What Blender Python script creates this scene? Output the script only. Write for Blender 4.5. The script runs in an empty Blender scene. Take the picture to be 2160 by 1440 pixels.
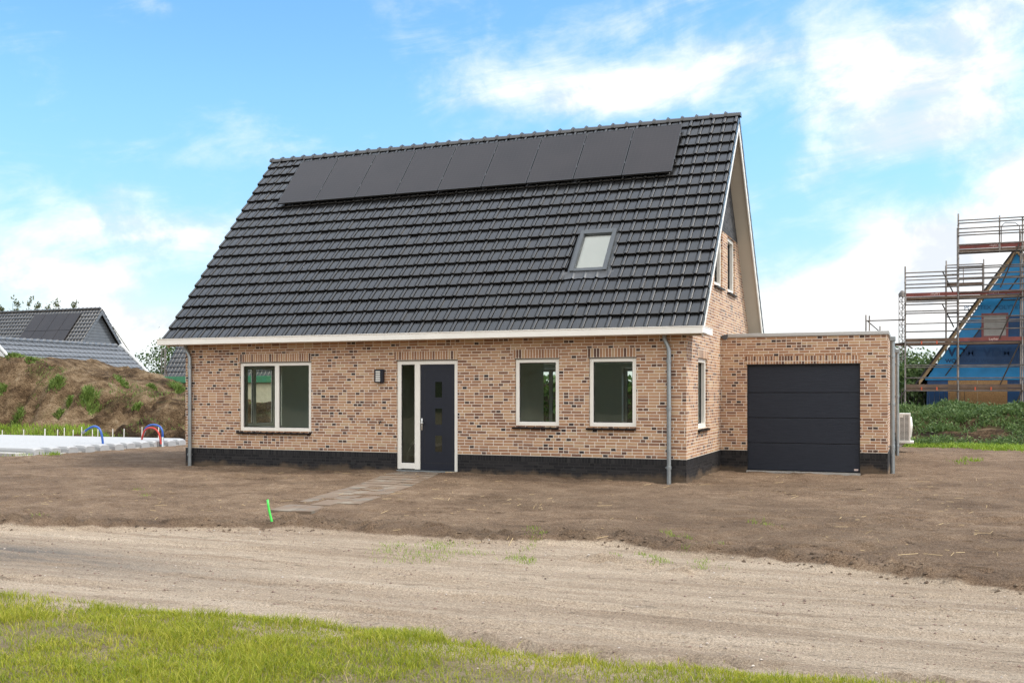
import bpy, math, random
import numpy as np
from mathutils import Vector
random.seed(7); RNG = np.random.default_rng(11)
SC = bpy.context.scene
COL = SC.collection
R = math.radians

# ------------------------------------------------------------------ camera
CX, CY, CZ, YAW, FPX, HOR = 16.2092, -19.5724, 1.7886, 0.3789, 2128.6, 829.1
cam = bpy.data.cameras.new("camera"); camo = bpy.data.objects.new("camera", cam); COL.objects.link(camo)
camo.location = (CX, CY, CZ); camo.rotation_euler = (R(90), 0, YAW)
cam.sensor_width = 36.0; cam.lens = 36.0*FPX/2160
cam.shift_y = (HOR-720)/2160.0
cam.clip_start = 0.1; cam.clip_end = 3000
SC.camera = camo
SC.view_settings.view_transform = 'Standard'; SC.view_settings.look = 'None'
SC.view_settings.gamma = 1.0; SC.view_settings.use_curve_mapping = False
SC.view_settings.exposure = 1.52
SC.cycles.use_denoising = True; SC.cycles.denoising_prefilter = 'NONE'; SC.cycles.caustics_reflective = False; SC.cycles.caustics_refractive = False; SC.cycles.sample_clamp_indirect = 4.0; SC.cycles.diffuse_bounces = 6

def ray(u, v):
    a = (u-1080)/FPX; b = (HOR-v)/FPX; c, s = math.cos(YAW), math.sin(YAW)
    return Vector((a*c-s, a*s+c, b))
CAM = Vector((CX, CY, CZ))
def at_y(u, v, y): r = ray(u, v); return CAM+r*((y-CY)/r.y)
def at_d(u, v, d): return CAM+ray(u, v)*d

# ------------------------------------------------------------------ node helper
class NT:
    def __init__(s, nt): s.nt = nt; s.n = nt.nodes; s.l = nt.links
    def node(s, t, ins=None, **kw):
        n = s.n.new(t)
        for k, v in kw.items(): setattr(n, k, v)
        for k, v in (ins or {}).items(): s.put(n.inputs[k], v)
        return n
    def put(s, sock, v):
        if isinstance(v, bpy.types.NodeSocket): s.l.new(v, sock)
        elif isinstance(v, bpy.types.Node): s.l.new(v.outputs[0], sock)
        else:
            if sock.type == 'RGBA' and isinstance(v, (tuple, list)) and len(v) == 3: v = (*v, 1)
            sock.default_value = v
    def m(s, op, a, b=0.0, c=None, clamp=False):
        n = s.n.new('ShaderNodeMath'); n.operation = op; n.use_clamp = clamp
        s.put(n.inputs[0], a); s.put(n.inputs[1], b)
        if c is not None: s.put(n.inputs[2], c)
        return n.outputs[0]
    def mix(s, f, a, b):
        n = s.n.new('ShaderNodeMix'); n.data_type = 'RGBA'
        s.put(n.inputs[0], f); s.put(n.inputs[6], a); s.put(n.inputs[7], b); return n.outputs[2]
    def sstep(s, x, lo, hi):
        n = s.n.new('ShaderNodeMapRange'); n.interpolation_type = 'SMOOTHSTEP'
        s.put(n.inputs[0], x); s.put(n.inputs[1], lo); s.put(n.inputs[2], hi); return n.outputs[0]
    def ramp(s, f, stops, interp='LINEAR'):
        n = s.n.new('ShaderNodeValToRGB'); n.color_ramp.interpolation = interp
        e = n.color_ramp.elements
        while len(e) < len(stops): e.new(0.5)
        for i, (p, c) in enumerate(stops): e[i].position = p; e[i].color = (*c, 1)
        s.put(n.inputs[0], f); return n.outputs[0]
    def noise(s, vec, scale, detail=4, rough=0.55, dist=0.0):
        n = s.n.new('ShaderNodeTexNoise'); s.put(n.inputs['Vector'], vec)
        n.inputs['Scale'].default_value = scale; n.inputs['Detail'].default_value = detail
        n.inputs['Roughness'].default_value = rough; n.inputs['Distortion'].default_value = dist
        return n.outputs['Fac']
    def vec(s, x, y, z=0.0):
        n = s.n.new('ShaderNodeCombineXYZ'); s.put(n.inputs[0], x); s.put(n.inputs[1], y); s.put(n.inputs[2], z); return n.outputs[0]
    def sep(s, v):
        n = s.n.new('ShaderNodeSeparateXYZ'); s.put(n.inputs[0], v); return n.outputs
    def scalev(s, v, sc):
        n = s.n.new('ShaderNodeVectorMath'); n.operation = 'MULTIPLY'; s.put(n.inputs[0], v); n.inputs[1].default_value = sc; return n.outputs[0]
    def addv(s, a, b):
        n = s.n.new('ShaderNodeVectorMath'); n.operation = 'ADD'; s.put(n.inputs[0], a); s.put(n.inputs[1], b); return n.outputs[0]
    def pos(s): return s.n.new('ShaderNodeNewGeometry').outputs['Position']
    def bump(s, h, dist, strength=1.0):
        n = s.n.new('ShaderNodeBump'); s.put(n.inputs['Height'], h); n.inputs['Distance'].default_value = dist
        n.inputs['Strength'].default_value = strength; return n.outputs[0]

# ------------------------------------------------------------------ world: sky + clouds
SUN_AZ, SUN_EL = R(80), R(54)          # azimuth measured from +Y (away from the camera's front) towards +X
w = bpy.data.worlds.new("World"); SC.world = w; w.use_nodes = True; w.cycles.sampling_method = 'MANUAL'; w.cycles.sample_map_resolution = 256
g = NT(w.node_tree); g.n.clear()
sky = g.node('ShaderNodeTexSky', sky_type='NISHITA', sun_disc=False, sun_elevation=SUN_EL, sun_rotation=SUN_AZ,
             altitude=0.0, air_density=1.0, dust_density=0.6, ozone_density=1.6)
D = g.node('ShaderNodeTexCoord').outputs['Generated']
dx, dy, dz = g.sep(D)
cs, sn = math.cos(YAW), math.sin(YAW)
rx = g.m('ADD', g.m('MULTIPLY', dx, cs), g.m('MULTIPLY', dy, sn))
ry = g.m('SUBTRACT', g.m('MULTIPLY', dy, cs), g.m('MULTIPLY', dx, sn))
az = g.m('ARCTAN2', rx, ry)
el = g.m('ARCSINE', dz)
def azel(u, v):
    a = math.atan((u-1080)/FPX); return a, math.atan((HOR-v)/FPX*math.cos(a))
# (u, v, half width, half height, weight): where the big banks of cloud stand in the sky
BANKS = [(80, 585, 150, 42, .46), (180, 660, 90, 30, .26), (300, 690, 110, 40, .30), (320, 490, 190, 45, .30), (240, 410, 80, 40, .20), (60, 500, 120, 30, .06), (490, 250, 60, 40, .10), (345, 15, 60, 20, .18),
         (1290, 195, 230, 50, .36), (960, 180, 200, 50, .14), (1830, 190, 150, 110, .34), (2050, 150, 110, 110, .26), (2110, 20, 130, 50, .16), (1960, 290, 150, 60, .2),
         (1975, 540, 150, 85, .62), (1800, 640, 200, 70, .56), (2165, 370, 60, 45, .40), (1500, 120, 160, 50, .14), (1720, 400, 60, 60, .08),
         (1730, 500, 70, 60, -.22), (1640, 310, 50, 100, -.10), (620, 110, 400, 150, -.14), (60, 200, 260, 160, -.13), (420, 610, 80, 40, -.20)]
bank = 0.0
aev = g.vec(az, el, 0.0)
for (u, v, hw, hh, wt) in BANKS:
    a0, e0 = azel(u, v); kx, ky = FPX/hw, FPX/hh
    dn = g.node('ShaderNodeVectorMath', {0: g.scalev(aev, (kx, ky, 0.0))}, operation='DISTANCE'); dn.inputs[1].default_value = (a0*kx, e0*ky, 0.0)
    dv = dn.outputs['Value']
    bank = g.m('MULTIPLY_ADD', g.m('POWER', 0.367879, g.m('MULTIPLY', dv, dv)), wt, bank)
# high cloud lies in a layer: project the direction on a plane for perspective
inv = g.m('DIVIDE', 1.0, g.m('MAXIMUM', g.m('ADD', dz, 0.16), 0.05))
lay = g.vec(g.m('MULTIPLY', dx, inv), g.m('MULTIPLY', dy, inv), 0.0)
n1 = g.noise(lay, 2.2, 3, 0.62, 0.8)
ae = g.vec(az, g.m('MULTIPLY', el, 1.35), 0.3)
puff = g.noise(ae, 11.0, 7, 0.60, 0.25)
n2 = g.noise(g.vec(g.m('ADD', g.m('MULTIPLY', az, 2.2), g.m('MULTIPLY', el, 4.0)), g.m('SUBTRACT', g.m('MULTIPLY', el, 10.0), g.m('MULTIPLY', az, 3.0)), 0.0), 1.9, 6, 0.66, 0.7)
dens = g.m('ADD', g.m('ADD', g.m('MULTIPLY', n1, 0.25), g.m('MULTIPLY', n2, 0.56)), g.m('MULTIPLY', puff, 0.55))
dens = g.m('ADD', dens, bank)
over = g.sstep(el, 0.45, 0.75)                       # unseen cloud cover added overhead to brighten the ambient light
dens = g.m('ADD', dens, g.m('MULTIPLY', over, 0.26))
back = g.sstep(ry, 0.1, -0.5)                         # unseen bright cloud added behind the camera to lift the facade light
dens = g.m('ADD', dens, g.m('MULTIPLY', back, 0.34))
mask = g.sstep(dens, 0.60, 1.12)
veil = g.sstep(el, 0.15, 0.0)
shade = g.sstep(puff, 0.38, 0.56)
ccol = g.mix(g.m('MAXIMUM', shade, over), (3.05, 3.25, 3.5), (4.3, 4.3, 4.3))
skyc = g.node('ShaderNodeHueSaturation', {'Hue': .491, 'Saturation': 1.22, 'Value': g.m('MULTIPLY_ADD', g.sstep(el, 0.0, 0.30), 0.36, 0.56), 'Color': sky.outputs[0]}).outputs[0]
skyc = g.mix(g.m('MULTIPLY', veil, .72), skyc, (3.2, 3.7, 4.1))
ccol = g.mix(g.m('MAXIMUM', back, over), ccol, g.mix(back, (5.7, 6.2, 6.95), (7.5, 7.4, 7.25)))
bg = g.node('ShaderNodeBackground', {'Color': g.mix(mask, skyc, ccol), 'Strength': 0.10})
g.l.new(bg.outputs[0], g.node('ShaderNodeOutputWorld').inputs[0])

# ------------------------------------------------------------------ sun
sl = bpy.data.lights.new("sun", 'SUN'); sl.energy = 1.35; sl.angle = R(12); sl.color = (1.0, 0.95, 0.87)
so = bpy.data.objects.new("sun", sl); COL.objects.link(so); so.location = (60, 10, 60)
sdir = Vector((math.sin(SUN_AZ)*math.cos(SUN_EL), math.cos(SUN_AZ)*math.cos(SUN_EL), math.sin(SUN_EL)))
so.rotation_euler = (-sdir).to_track_quat('-Z', 'Y').to_euler()

# ------------------------------------------------------------------ mesh builder and tagging
class MB:
    def __init__(s): s.v = []; s.f = []; s.sm = []
    def quad(s, *p, sm=False):
        i = len(s.v); s.v.extend(tuple(q) for q in p); s.f.append(tuple(range(i, i+len(p)))); s.sm.append(sm); return s
    def box(s, x0, x1, y0, y1, z0, z1):
        x0, x1 = min(x0, x1), max(x0, x1); y0, y1 = min(y0, y1), max(y0, y1); z0, z1 = min(z0, z1), max(z0, z1)
        i = len(s.v)
        s.v.extend([(x, y, z) for z in (z0, z1) for x, y in ((x0, y0), (x1, y0), (x1, y1), (x0, y1))])
        for f in ((0, 3, 2, 1), (4, 5, 6, 7), (0, 1, 5, 4), (1, 2, 6, 5), (2, 3, 7, 6), (3, 0, 4, 7)):
            s.f.append(tuple(i+k for k in f)); s.sm.append(False)
        return s
    def bevbox(s, x0, x1, y0, y1, z0, z1, b):
        # box with chamfered edges
        import bmesh
        bm = bmesh.new(); bmesh.ops.create_cube(bm, size=1)
        for v in bm.verts: v.co = Vector(((x0+x1)/2+v.co.x*(x1-x0), (y0+y1)/2+v.co.y*(y1-y0), (z0+z1)/2+v.co.z*(z1-z0)))
        bmesh.ops.bevel(bm, geom=list(bm.edges), offset=b, segments=2, profile=0.5, affect='EDGES')
        return s.bm(bm)
    def bm(s, bm, sm=False):
        i = len(s.v); bm.verts.ensure_lookup_table(); bm.verts.index_update()
        s.v.extend(tuple(v.co) for v in bm.verts)
        for f in bm.faces: s.f.append(tuple(i+v.index for v in f.verts)); s.sm.append(sm)
        bm.free(); return s
    def prism(s, pts, off):
        # pts: planar polygon, off: extrusion vector
        n = len(pts); i = len(s.v); off = Vector(off)
        s.v.extend(tuple(Vector(p)) for p in pts); s.v.extend(tuple(Vector(p)+off) for p in pts)
        s.f.append(tuple(i+k for k in range(n))); s.f.append(tuple(i+n+k for k in reversed(range(n)))); s.sm += [False, False]
        for k in range(n):
            s.f.append((i+k, i+n+k, i+n+(k+1) % n, i+(k+1) % n)); s.sm.append(False)
        return s
    def tube(s, pts, r, n=8, cap=True):
        pts = [Vector(p) for p in pts]; rs = r if isinstance(r, (list, tuple)) else [r]*len(pts)
        i0 = len(s.v); up = None
        for k, p in enumerate(pts):
            t = (pts[min(k+1, len(pts)-1)]-pts[max(k-1, 0)]).normalized()
            if up is None:
                up = Vector((0, 0, 1)) if abs(t.z) < .9 else Vector((1, 0, 0))
            a = t.cross(up).normalized(); b = t.cross(a).normalized(); up = -b if b.dot(up) < 0 else b
            a = t.cross(up).normalized(); b = up
            for j in range(n):
                q = 2*math.pi*j/n; s.v.append(tuple(p+(a*math.cos(q)+b*math.sin(q))*rs[k]))
        for k in range(len(pts)-1):
            for j in range(n):
                s.f.append((i0+k*n+j, i0+k*n+(j+1) % n, i0+(k+1)*n+(j+1) % n, i0+(k+1)*n+j)); s.sm.append(True)
        if cap:
            s.f.append(tuple(i0+j for j in range(n))); s.f.append(tuple(i0+(len(pts)-1)*n+j for j in range(n))); s.sm += [False, False]
        return s
    def build(s, name, mat, parent=None, loc=None, auto=None):
        o = Vector(loc) if loc is not None else Vector((0, 0, 0))
        base = o.copy(); p = parent
        while p is not None: base += p.location; p = p.parent
        me = bpy.data.meshes.new(name)
        me.from_pydata([(x-base.x, y-base.y, z-base.z) for x, y, z in s.v], [], s.f)
        me.polygons.foreach_set('use_smooth', s.sm)
        if auto: me.set_sharp_from_angle(angle=R(auto))
        me.materials.append(mat); me.update()
        ob = bpy.data.objects.new(name, me); COL.objects.link(ob); ob.location = o
        if parent is not None: ob.parent = parent
        return ob
def np_mesh(name, V, F, mat, parent=None, loc=(0, 0, 0), smooth=False):
    base = Vector(loc); p = parent
    while p is not None: base += p.location; p = p.parent
    V = np.asarray(V, np.float32)-np.array(base, np.float32); F = np.asarray(F, np.int32)
    me = bpy.data.meshes.new(name); k = F.shape[1]
    me.vertices.add(len(V)); me.vertices.foreach_set('co', V.ravel())
    me.loops.add(F.size); me.loops.foreach_set('vertex_index', F.ravel())
    me.polygons.add(len(F)); me.polygons.foreach_set('loop_start', np.arange(0, F.size, k, dtype=np.int32))
    me.polygons.foreach_set('loop_total', np.full(len(F), k, np.int32))
    me.polygons.foreach_set('use_smooth', np.full(len(F), smooth, bool))
    me.update(calc_edges=True); me.materials.append(mat)
    ob = bpy.data.objects.new(name, me); COL.objects.link(ob); ob.location = loc
    if parent is not None: ob.parent = parent
    return ob
def tag(o, label=None, cat=None, group=None, kind=None):
    if label: o['label'] = label
    if cat: o['category'] = cat
    if group: o['group'] = group
    if kind: o['kind'] = kind
    return o
def empty(name, loc, label, cat, group=None):
    o = bpy.data.objects.new(name, None); COL.objects.link(o); o.location = loc; o.empty_display_size = .2
    return tag(o, label, cat, group)
def copy_tree(o, parent=None):
    c = o.copy(); COL.objects.link(c)
    if parent is not None: c.parent = parent
    for ch in list(o.children): copy_tree(ch, c)
    return c

# ------------------------------------------------------------------ materials
def mat(name):
    m = bpy.data.materials.new(name); m.use_nodes = True
    gg = NT(m.node_tree); gg.n.clear()
    b = gg.node('ShaderNodeBsdfPrincipled'); o = gg.node('ShaderNodeOutputMaterial'); gg.l.new(b.outputs[0], o.inputs[0])
    return m, gg, b
def simple(name, col, rough=.5, var=.12, scale=6.0, metal=0.0, spec=.5, bumpd=0.0, bscale=40.0):
    m, gg, b = mat(name); p = gg.pos()
    f = gg.noise(p, scale, 5, .6)
    c0 = tuple(c*(1-var) for c in col); c1 = tuple(min(1, c*(1+var)) for c in col)
    gg.put(b.inputs['Base Color'], gg.ramp(f, [(.3, c0), (.7, c1)]))
    gg.put(b.inputs['Roughness'], gg.m('ADD', rough-.06, gg.m('MULTIPLY', gg.noise(p, scale*2.7, 3), .12)))
    b.inputs['Metallic'].default_value = metal; b.inputs['Specular IOR Level'].default_value = spec
    if bumpd: gg.put(b.inputs['Normal'], gg.bump(gg.noise(p, bscale, 4), bumpd))
    return m
def island(name, stops, rough=.6, spec=.3, trans=0.0, extra=.0):
    # colour varies from leaf to leaf (random per island) and in broad clumps
    m, gg, b = mat(name)
    geo = gg.node('ShaderNodeNewGeometry')
    f = gg.m('ADD', gg.m('MULTIPLY', geo.outputs['Random Per Island'], .6), gg.m('MULTIPLY', gg.noise(geo.outputs['Position'], .9+extra, 3), .55))
    f = gg.m('SUBTRACT', f, .08)
    gg.put(b.inputs['Base Color'], gg.ramp(f, stops)); b.inputs['Roughness'].default_value = rough
    b.inputs['Specular IOR Level'].default_value = spec
    if trans:
        tr = gg.node('ShaderNodeBsdfTranslucent'); gg.put(tr.inputs[0], gg.ramp(f, [(p, tuple(min(1, c*1.3) for c in q)) for p, q in stops]))
        mx = gg.node('ShaderNodeMixShader', {0: trans, 1: b.outputs[0], 2: tr.outputs[0]})
        out = [n for n in gg.n if n.type == 'OUTPUT_MATERIAL'][0]; gg.l.new(mx.outputs[0], out.inputs[0])
    return m
def brick(name, palette, mortar, upright=False, uh=.0625, uw=.222, z0=.49, rough=.85, split=.17, jw=.0125, vlen=.19):
    m, gg, b = mat(name)
    geo = gg.node('ShaderNodeNewGeometry'); px, py, pz = gg.sep(geo.outputs['Position']); nx, ny, nz = gg.sep(geo.outputs['True Normal'])
    face = gg.m('GREATER_THAN', gg.m('ABSOLUTE', ny), gg.m('ABSOLUTE', nx))
    u = gg.m('ADD', gg.m('MULTIPLY', px, face), gg.m('MULTIPLY', py, gg.m('SUBTRACT', 1.0, face)))
    v = gg.m('SUBTRACT', pz, z0)
    wob = gg.m('MULTIPLY', gg.m('SUBTRACT', gg.noise(geo.outputs['Position'], 26.0, 3), .5), .010)
    u = gg.m('ADD', u, wob); v = gg.m('ADD', v, gg.m('MULTIPLY', wob, .7))
    if upright: u, v = gg.m('ADD', v, 0.006), u; uw = vlen
    row = gg.m('FLOOR', gg.m('DIVIDE', v, uh)); fv = gg.m('FRACT', gg.m('DIVIDE', v, uh))
    if upright: off = 0.0
    else:
        wr = gg.node('ShaderNodeTexWhiteNoise', {'W': row}, noise_dimensions='1D').outputs['Value']
        off = gg.m('ADD', gg.m('MULTIPLY', gg.m('FLOOR', gg.m('MULTIPLY', wr, 3.0)), .25), gg.m('MULTIPLY', row, .5))
    q = gg.m('ADD', gg.m('DIVIDE', u, uw), off); idx = gg.m('FLOOR', q); fu = gg.m('FRACT', q)
    wn = gg.node('ShaderNodeTexWhiteNoise', {'Vector': gg.vec(idx, row, 3.0)}, noise_dimensions='2D').outputs
    if upright: isp = 0.0
    else: isp = gg.m('LESS_THAN', wn['Value'], split)
    f2 = gg.m('MULTIPLY', fu, 2.0)
    half = gg.m('MULTIPLY', gg.m('FLOOR', f2), isp)
    fus = gg.m('ADD', gg.m('MULTIPLY', gg.m('MULTIPLY', gg.m('FRACT', f2), .5), isp), gg.m('MULTIPLY', fu, gg.m('SUBTRACT', 1.0, isp)))
    ed = gg.m('MINIMUM', gg.m('MULTIPLY', fus, uw), gg.m('MULTIPLY', fv, uh))
    mort = gg.sstep(ed, jw+.001, jw-.0015)
    cv = gg.node('ShaderNodeTexWhiteNoise', {'Vector': gg.vec(gg.m('ADD', idx, gg.m('MULTIPLY', half, .37)), row, 0.0)}, noise_dimensions='2D').outputs['Value']
    fine = gg.noise(geo.outputs['Position'], 60.0, 4, .65); big = gg.noise(geo.outputs['Position'], .7, 3, .5)
    cv2 = gg.m('ADD', cv, gg.m('MULTIPLY', gg.m('SUBTRACT', big, .5), .16))
    col = gg.ramp(cv2, palette)
    shade = gg.m('ADD', gg.m('ADD', .62, gg.m('MULTIPLY', fine, .5)), gg.m('MULTIPLY', big, .26))
    hs = gg.node('ShaderNodeHueSaturation', {'Value': shade, 'Color': col}).outputs[0]
    mo = gg.mix(gg.noise(geo.outputs['Position'], 9.0, 4), tuple(c*.86 for c in mortar), mortar)
    cfin = gg.mix(mort, hs, mo)
    dirt = gg.m('MULTIPLY', gg.sstep(gg.m('ADD', pz, gg.m('MULTIPLY', gg.noise(geo.outputs['Position'], 3.0, 5, .65), -.45)), -.02, -.16), .6)
    cfin = gg.mix(dirt, cfin, (.15, .105, .066))
    gg.put(b.inputs['Base Color'], cfin); b.inputs['Roughness'].default_value = rough
    b.inputs['Specular IOR Level'].default_value = .25
    h = gg.m('ADD', gg.m('MULTIPLY', gg.m('SUBTRACT', 1.0, mort), 1.0), gg.m('MULTIPLY', fine, .5))
    gg.put(b.inputs['Normal'], gg.bump(h, .004, .8))
    return m
PAL = [(.0, (.034, .026, .026)), (.03, (.058, .038, .033)), (.09, (.115, .062, .046)), (.20, (.215, .112, .072)), (.34, (.318, .170, .099)),
       (.55, (.378, .209, .121)), (.75, (.425, .249, .143)), (.92, (.46, .29, .169)), (1.0, (.45, .32, .20))]
PALD = [(.0, (.008, .008, .009)), (.4, (.014, .0135, .015)), (.8, (.02, .019, .020)), (1.0, (.03, .028, .028))]
PALG = [(.0, (.03, .03, .032)), (.5, (.05, .05, .052)), (1.0, (.085, .083, .085))]
M = {}
M['brick'] = brick('brick_wall', PAL, (.78, .70, .60))
M['soldier'] = brick('brick_soldier', PAL[2:], (.78, .70, .60), upright=True, z0=2.51)
M['dark_brick'] = brick('brick_dark', PALD, (.035, .032, .032), rough=.6)
M['dark_soldier'] = brick('brick_dark_soldier', PALD, (.03, .028, .028), upright=True, z0=.37, rough=.6)
M['gable_brick'] = brick('brick_grey', PALG, (.10, .10, .10), rough=.75)
M['white'] = simple('off_white_paint', (.77, .745, .685), .42, .035, 3.0)
M['fascia'] = simple('fascia_paint', (.78, .755, .70), .45, .05, 2.0)
M['soffit'] = simple('soffit_board', (.50, .45, .37), .6, .04, 2.0)
M['zinc'] = simple('zinc', (.30, .325, .335), .42, .12, 9.0, metal=.75)
M['coping'] = simple('coping_metal', (.46, .46, .45), .45, .05, 3.0, metal=.4)
M['anthracite'] = simple('door_anthracite', (.013, .0155, .025), .42, .08, 5.0, spec=.3, bumpd=.0008, bscale=300)
M['black_seal'] = simple('dark_rubber', (.012, .012, .013), .6)
M['plaster'] = simple('plaster', (.80, .80, .72), .85, .04, 2.0)
M['floorc'] = simple('screed_floor', (.45, .44, .40), .8, .12, 1.5)
M['steel'] = simple('brushed_steel', (.62, .62, .60), .3, .05, 9.0, metal=.9)
M['sill'] = simple('glazed_sill_tile', (.010, .010, .012), .34, .3, 14.0, spec=.25)
M['skyframe'] = simple('skylight_frame', (.085, .092, .098), .42, .08, 6.0, metal=.3)
M['lead'] = simple('lead_apron', (.075, .08, .088), .5, .2, 5.0)
M['reflection_sheet'] = simple('sky_reflection_white', (.86, .84, .88), .8, .02, 3.0)  # pale skylight sheet, coloured like reflected sky
M['concrete'] = simple('concrete', (.36, .345, .32), .85, .2, 7.0, bumpd=.004, bscale=30)
M['eps'] = simple('white_foam', (.37, .375, .38), .8, .05, 9.0, bumpd=.002, bscale=80)
M['galv'] = simple('galvanised_tube', (.135, .118, .105), .62, .5, 2.2, metal=.15)
M['rust'] = simple('red_paint_toe_board', (.18, .045, .035), .65, .3, 3.0)
M['deck'] = simple('scaffold_deck', (.13, .085, .058), .8, .3, 2.5)
M['orange_clip'] = simple('orange_clip', (.55, .10, .04), .5)
M['timber'] = simple('pale_timber', (.38, .27, .15), .7, .2, 5.0)
M['osb'] = simple('chipboard', (.33, .195, .085), .75, .35, 30.0)
M['blue_bright'] = simple('blue_membrane', (.008, .23, .52), .42, .14, 1.3, bumpd=.02, bscale=2.0)
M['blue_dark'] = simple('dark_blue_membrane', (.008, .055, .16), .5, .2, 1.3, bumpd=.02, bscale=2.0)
M['letter_blue'] = simple('printed_letter_blue', (.006, .045, .135), .6)
M['grey_sheet'] = simple('grey_sheet', (.33, .32, .30), .6, .12, 2.0, bumpd=.03, bscale=4)
M['redframe'] = simple('red_window_frame', (.22, .07, .07), .5)
M['letter_faint'] = simple('printed_letter_faint', (.006, .13, .31), .6)
M['letter_white'] = simple('printed_letter_white', (.62, .5, .46), .6)
M['membrane_black'] = simple('black_membrane', (.02, .02, .022), .6)
M['ac_white'] = simple('appliance_white', (.70, .685, .64), .45, .04, 3.0)
M['ac_dark'] = simple('appliance_dark', (.03, .03, .03), .6)
M['blue_pipe'] = simple('blue_pipe', (.03, .11, .42), .4)
M['red_pipe'] = simple('red_pipe', (.52, .045, .03), .4)
M['green_pipe'] = simple('green_conduit', (.06, .58, .07), .38, .08)
M['green_fascia'] = simple('green_fascia', (.05, .21, .11), .5)
M['cream'] = simple('cream_wall', (.62, .57, .44), .8)
M['cladding'] = None
M['white_board'] = simple('white_verge_board', (.72, .73, .72), .5, .05)
M['bark'] = simple('bark', (.07, .055, .042), .9, .3, 8.0)
M['weed'] = island('weed_leaves', [(.0, (.055, .095, .018)), (.5, (.125, .19, .038)), (1.0, (.26, .32, .085))], .6, .3, .25)
M['bank_leaf'] = island('bank_leaves', [(.0, (.035, .065, .018)), (.5, (.080, .135, .038)), (1.0, (.19, .25, .085))], .6, .3, .25)
M['lime'] = island('lime_grass', [(.0, (.11, .19, .02)), (.5, (.21, .31, .03)), (1.0, (.34, .40, .06))], .6, .3, .3)
M['grass'] = island('verge_grass', [(.0, (.10, .15, .012)), (.30, (.20, .25, .018)), (.6, (.32, .33, .028)), (.82, (.42, .38, .06)), (1.0, (.46, .36, .13))], .55, .3, .35)
M['leaf'] = island('tree_leaves', [(.0, (.020, .045, .012)), (.5, (.05, .095, .022)), (1.0, (.12, .175, .045))], .6, .3, .2)
M['conifer'] = island('poplar_leaves', [(.0, (.06, .075, .035)), (.5, (.11, .13, .07)), (1.0, (.18, .20, .12))], .7, .2, .2)
M['straw'] = island('straw', [(.0, (.30, .21, .10)), (1.0, (.52, .40, .22))], .7, .2)
M['pebble'] = island('pebbles', [(.0, (.06, .045, .035)), (.4, (.20, .13, .10)), (.7, (.34, .28, .23)), (1.0, (.72, .68, .64))], .7, .3)
M['clod'] = island('soil_clods', [(.0, (.06, .042, .03)), (1.0, (.15, .11, .078))], .95, .1)

def tile_mat(name, base, tw, th, rough, spec=.5, coat=.0, hue=(1, 1, 1)):
    m, gg, b = mat(name); p = gg.pos(); x, y, z = gg.sep(p)
    geo = gg.node('ShaderNodeNewGeometry')
    wn = gg.node('ShaderNodeTexWhiteNoise', {'Vector': gg.vec(gg.m('FLOOR', gg.m('DIVIDE', gg.m('SUBTRACT', x, tw[0]), tw[1])), gg.m('FLOOR', gg.m('DIVIDE', gg.m('SUBTRACT', z, th[0]), th[1])), 0.)}, noise_dimensions='2D').outputs['Value']
    f = gg.m('ADD', gg.m('MULTIPLY', wn, .55), gg.m('MULTIPLY', gg.noise(p, 14.0, 4), .45))
    gg.put(b.inputs['Base Color'], gg.ramp(f, [(.1, tuple(base*.75*h for h in hue)), (.9, tuple(base*1.3*h for h in hue))]))
    gg.put(b.inputs['Roughness'], gg.m('ADD', rough-.12, gg.m('ADD', gg.m('MULTIPLY', gg.noise(p, 5.0, 4), .14), gg.m('MULTIPLY', wn, .10))))
    b.inputs['Specular IOR Level'].default_value = spec; b.inputs['Coat Weight'].default_value = coat
    b.inputs['Coat Roughness'].default_value = .25
    gg.put(b.inputs['Normal'], gg.bump(gg.noise(p, 45.0, 3), .0015))
    return m
M['tile'] = tile_mat('glazed_roof_tile', .009, (0.0, .2553), (0, .273), .36, .90, .18, (1.0, 1.0, 1.03))
M['tile_far'] = tile_mat('dark_far_tile', .035, (0, .3), (0, .25), .35, .5, .2)
M['tile_grey'] = tile_mat('grey_far_tile', .115, (0, .3), (0, .25), .45, .5, 0, (.92, 1, 1.12))

m, gg, b = mat('window_glass'); M['glass'] = m
out = [n for n in gg.n if n.type == 'OUTPUT_MATERIAL'][0]; gg.n.remove(b)
fr = gg.node('ShaderNodeFresnel', {'IOR': 1.52}).outputs[0]
gl = gg.node('ShaderNodeBsdfGlossy', {'Color': (.92, .97, .94), 'Roughness': .015})
wv = gg.bump(gg.noise(gg.pos(), 1.1, 2), .004); gg.put(gl.inputs['Normal'], wv)
tr = gg.node('ShaderNodeBsdfTransparent', {'Color': (.91, .94, .88)})
gg.l.new(gg.node('ShaderNodeMixShader', {0: fr, 1: tr.outputs[0], 2: gl.outputs[0]}).outputs[0], out.inputs[0])
m, gg, b = mat('dark_glass'); M['dark_glass'] = m
b.inputs['Base Color'].default_value = (.012, .015, .010, 1); b.inputs['Roughness'].default_value = .03; b.inputs['Specular IOR Level'].default_value = .8

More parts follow.
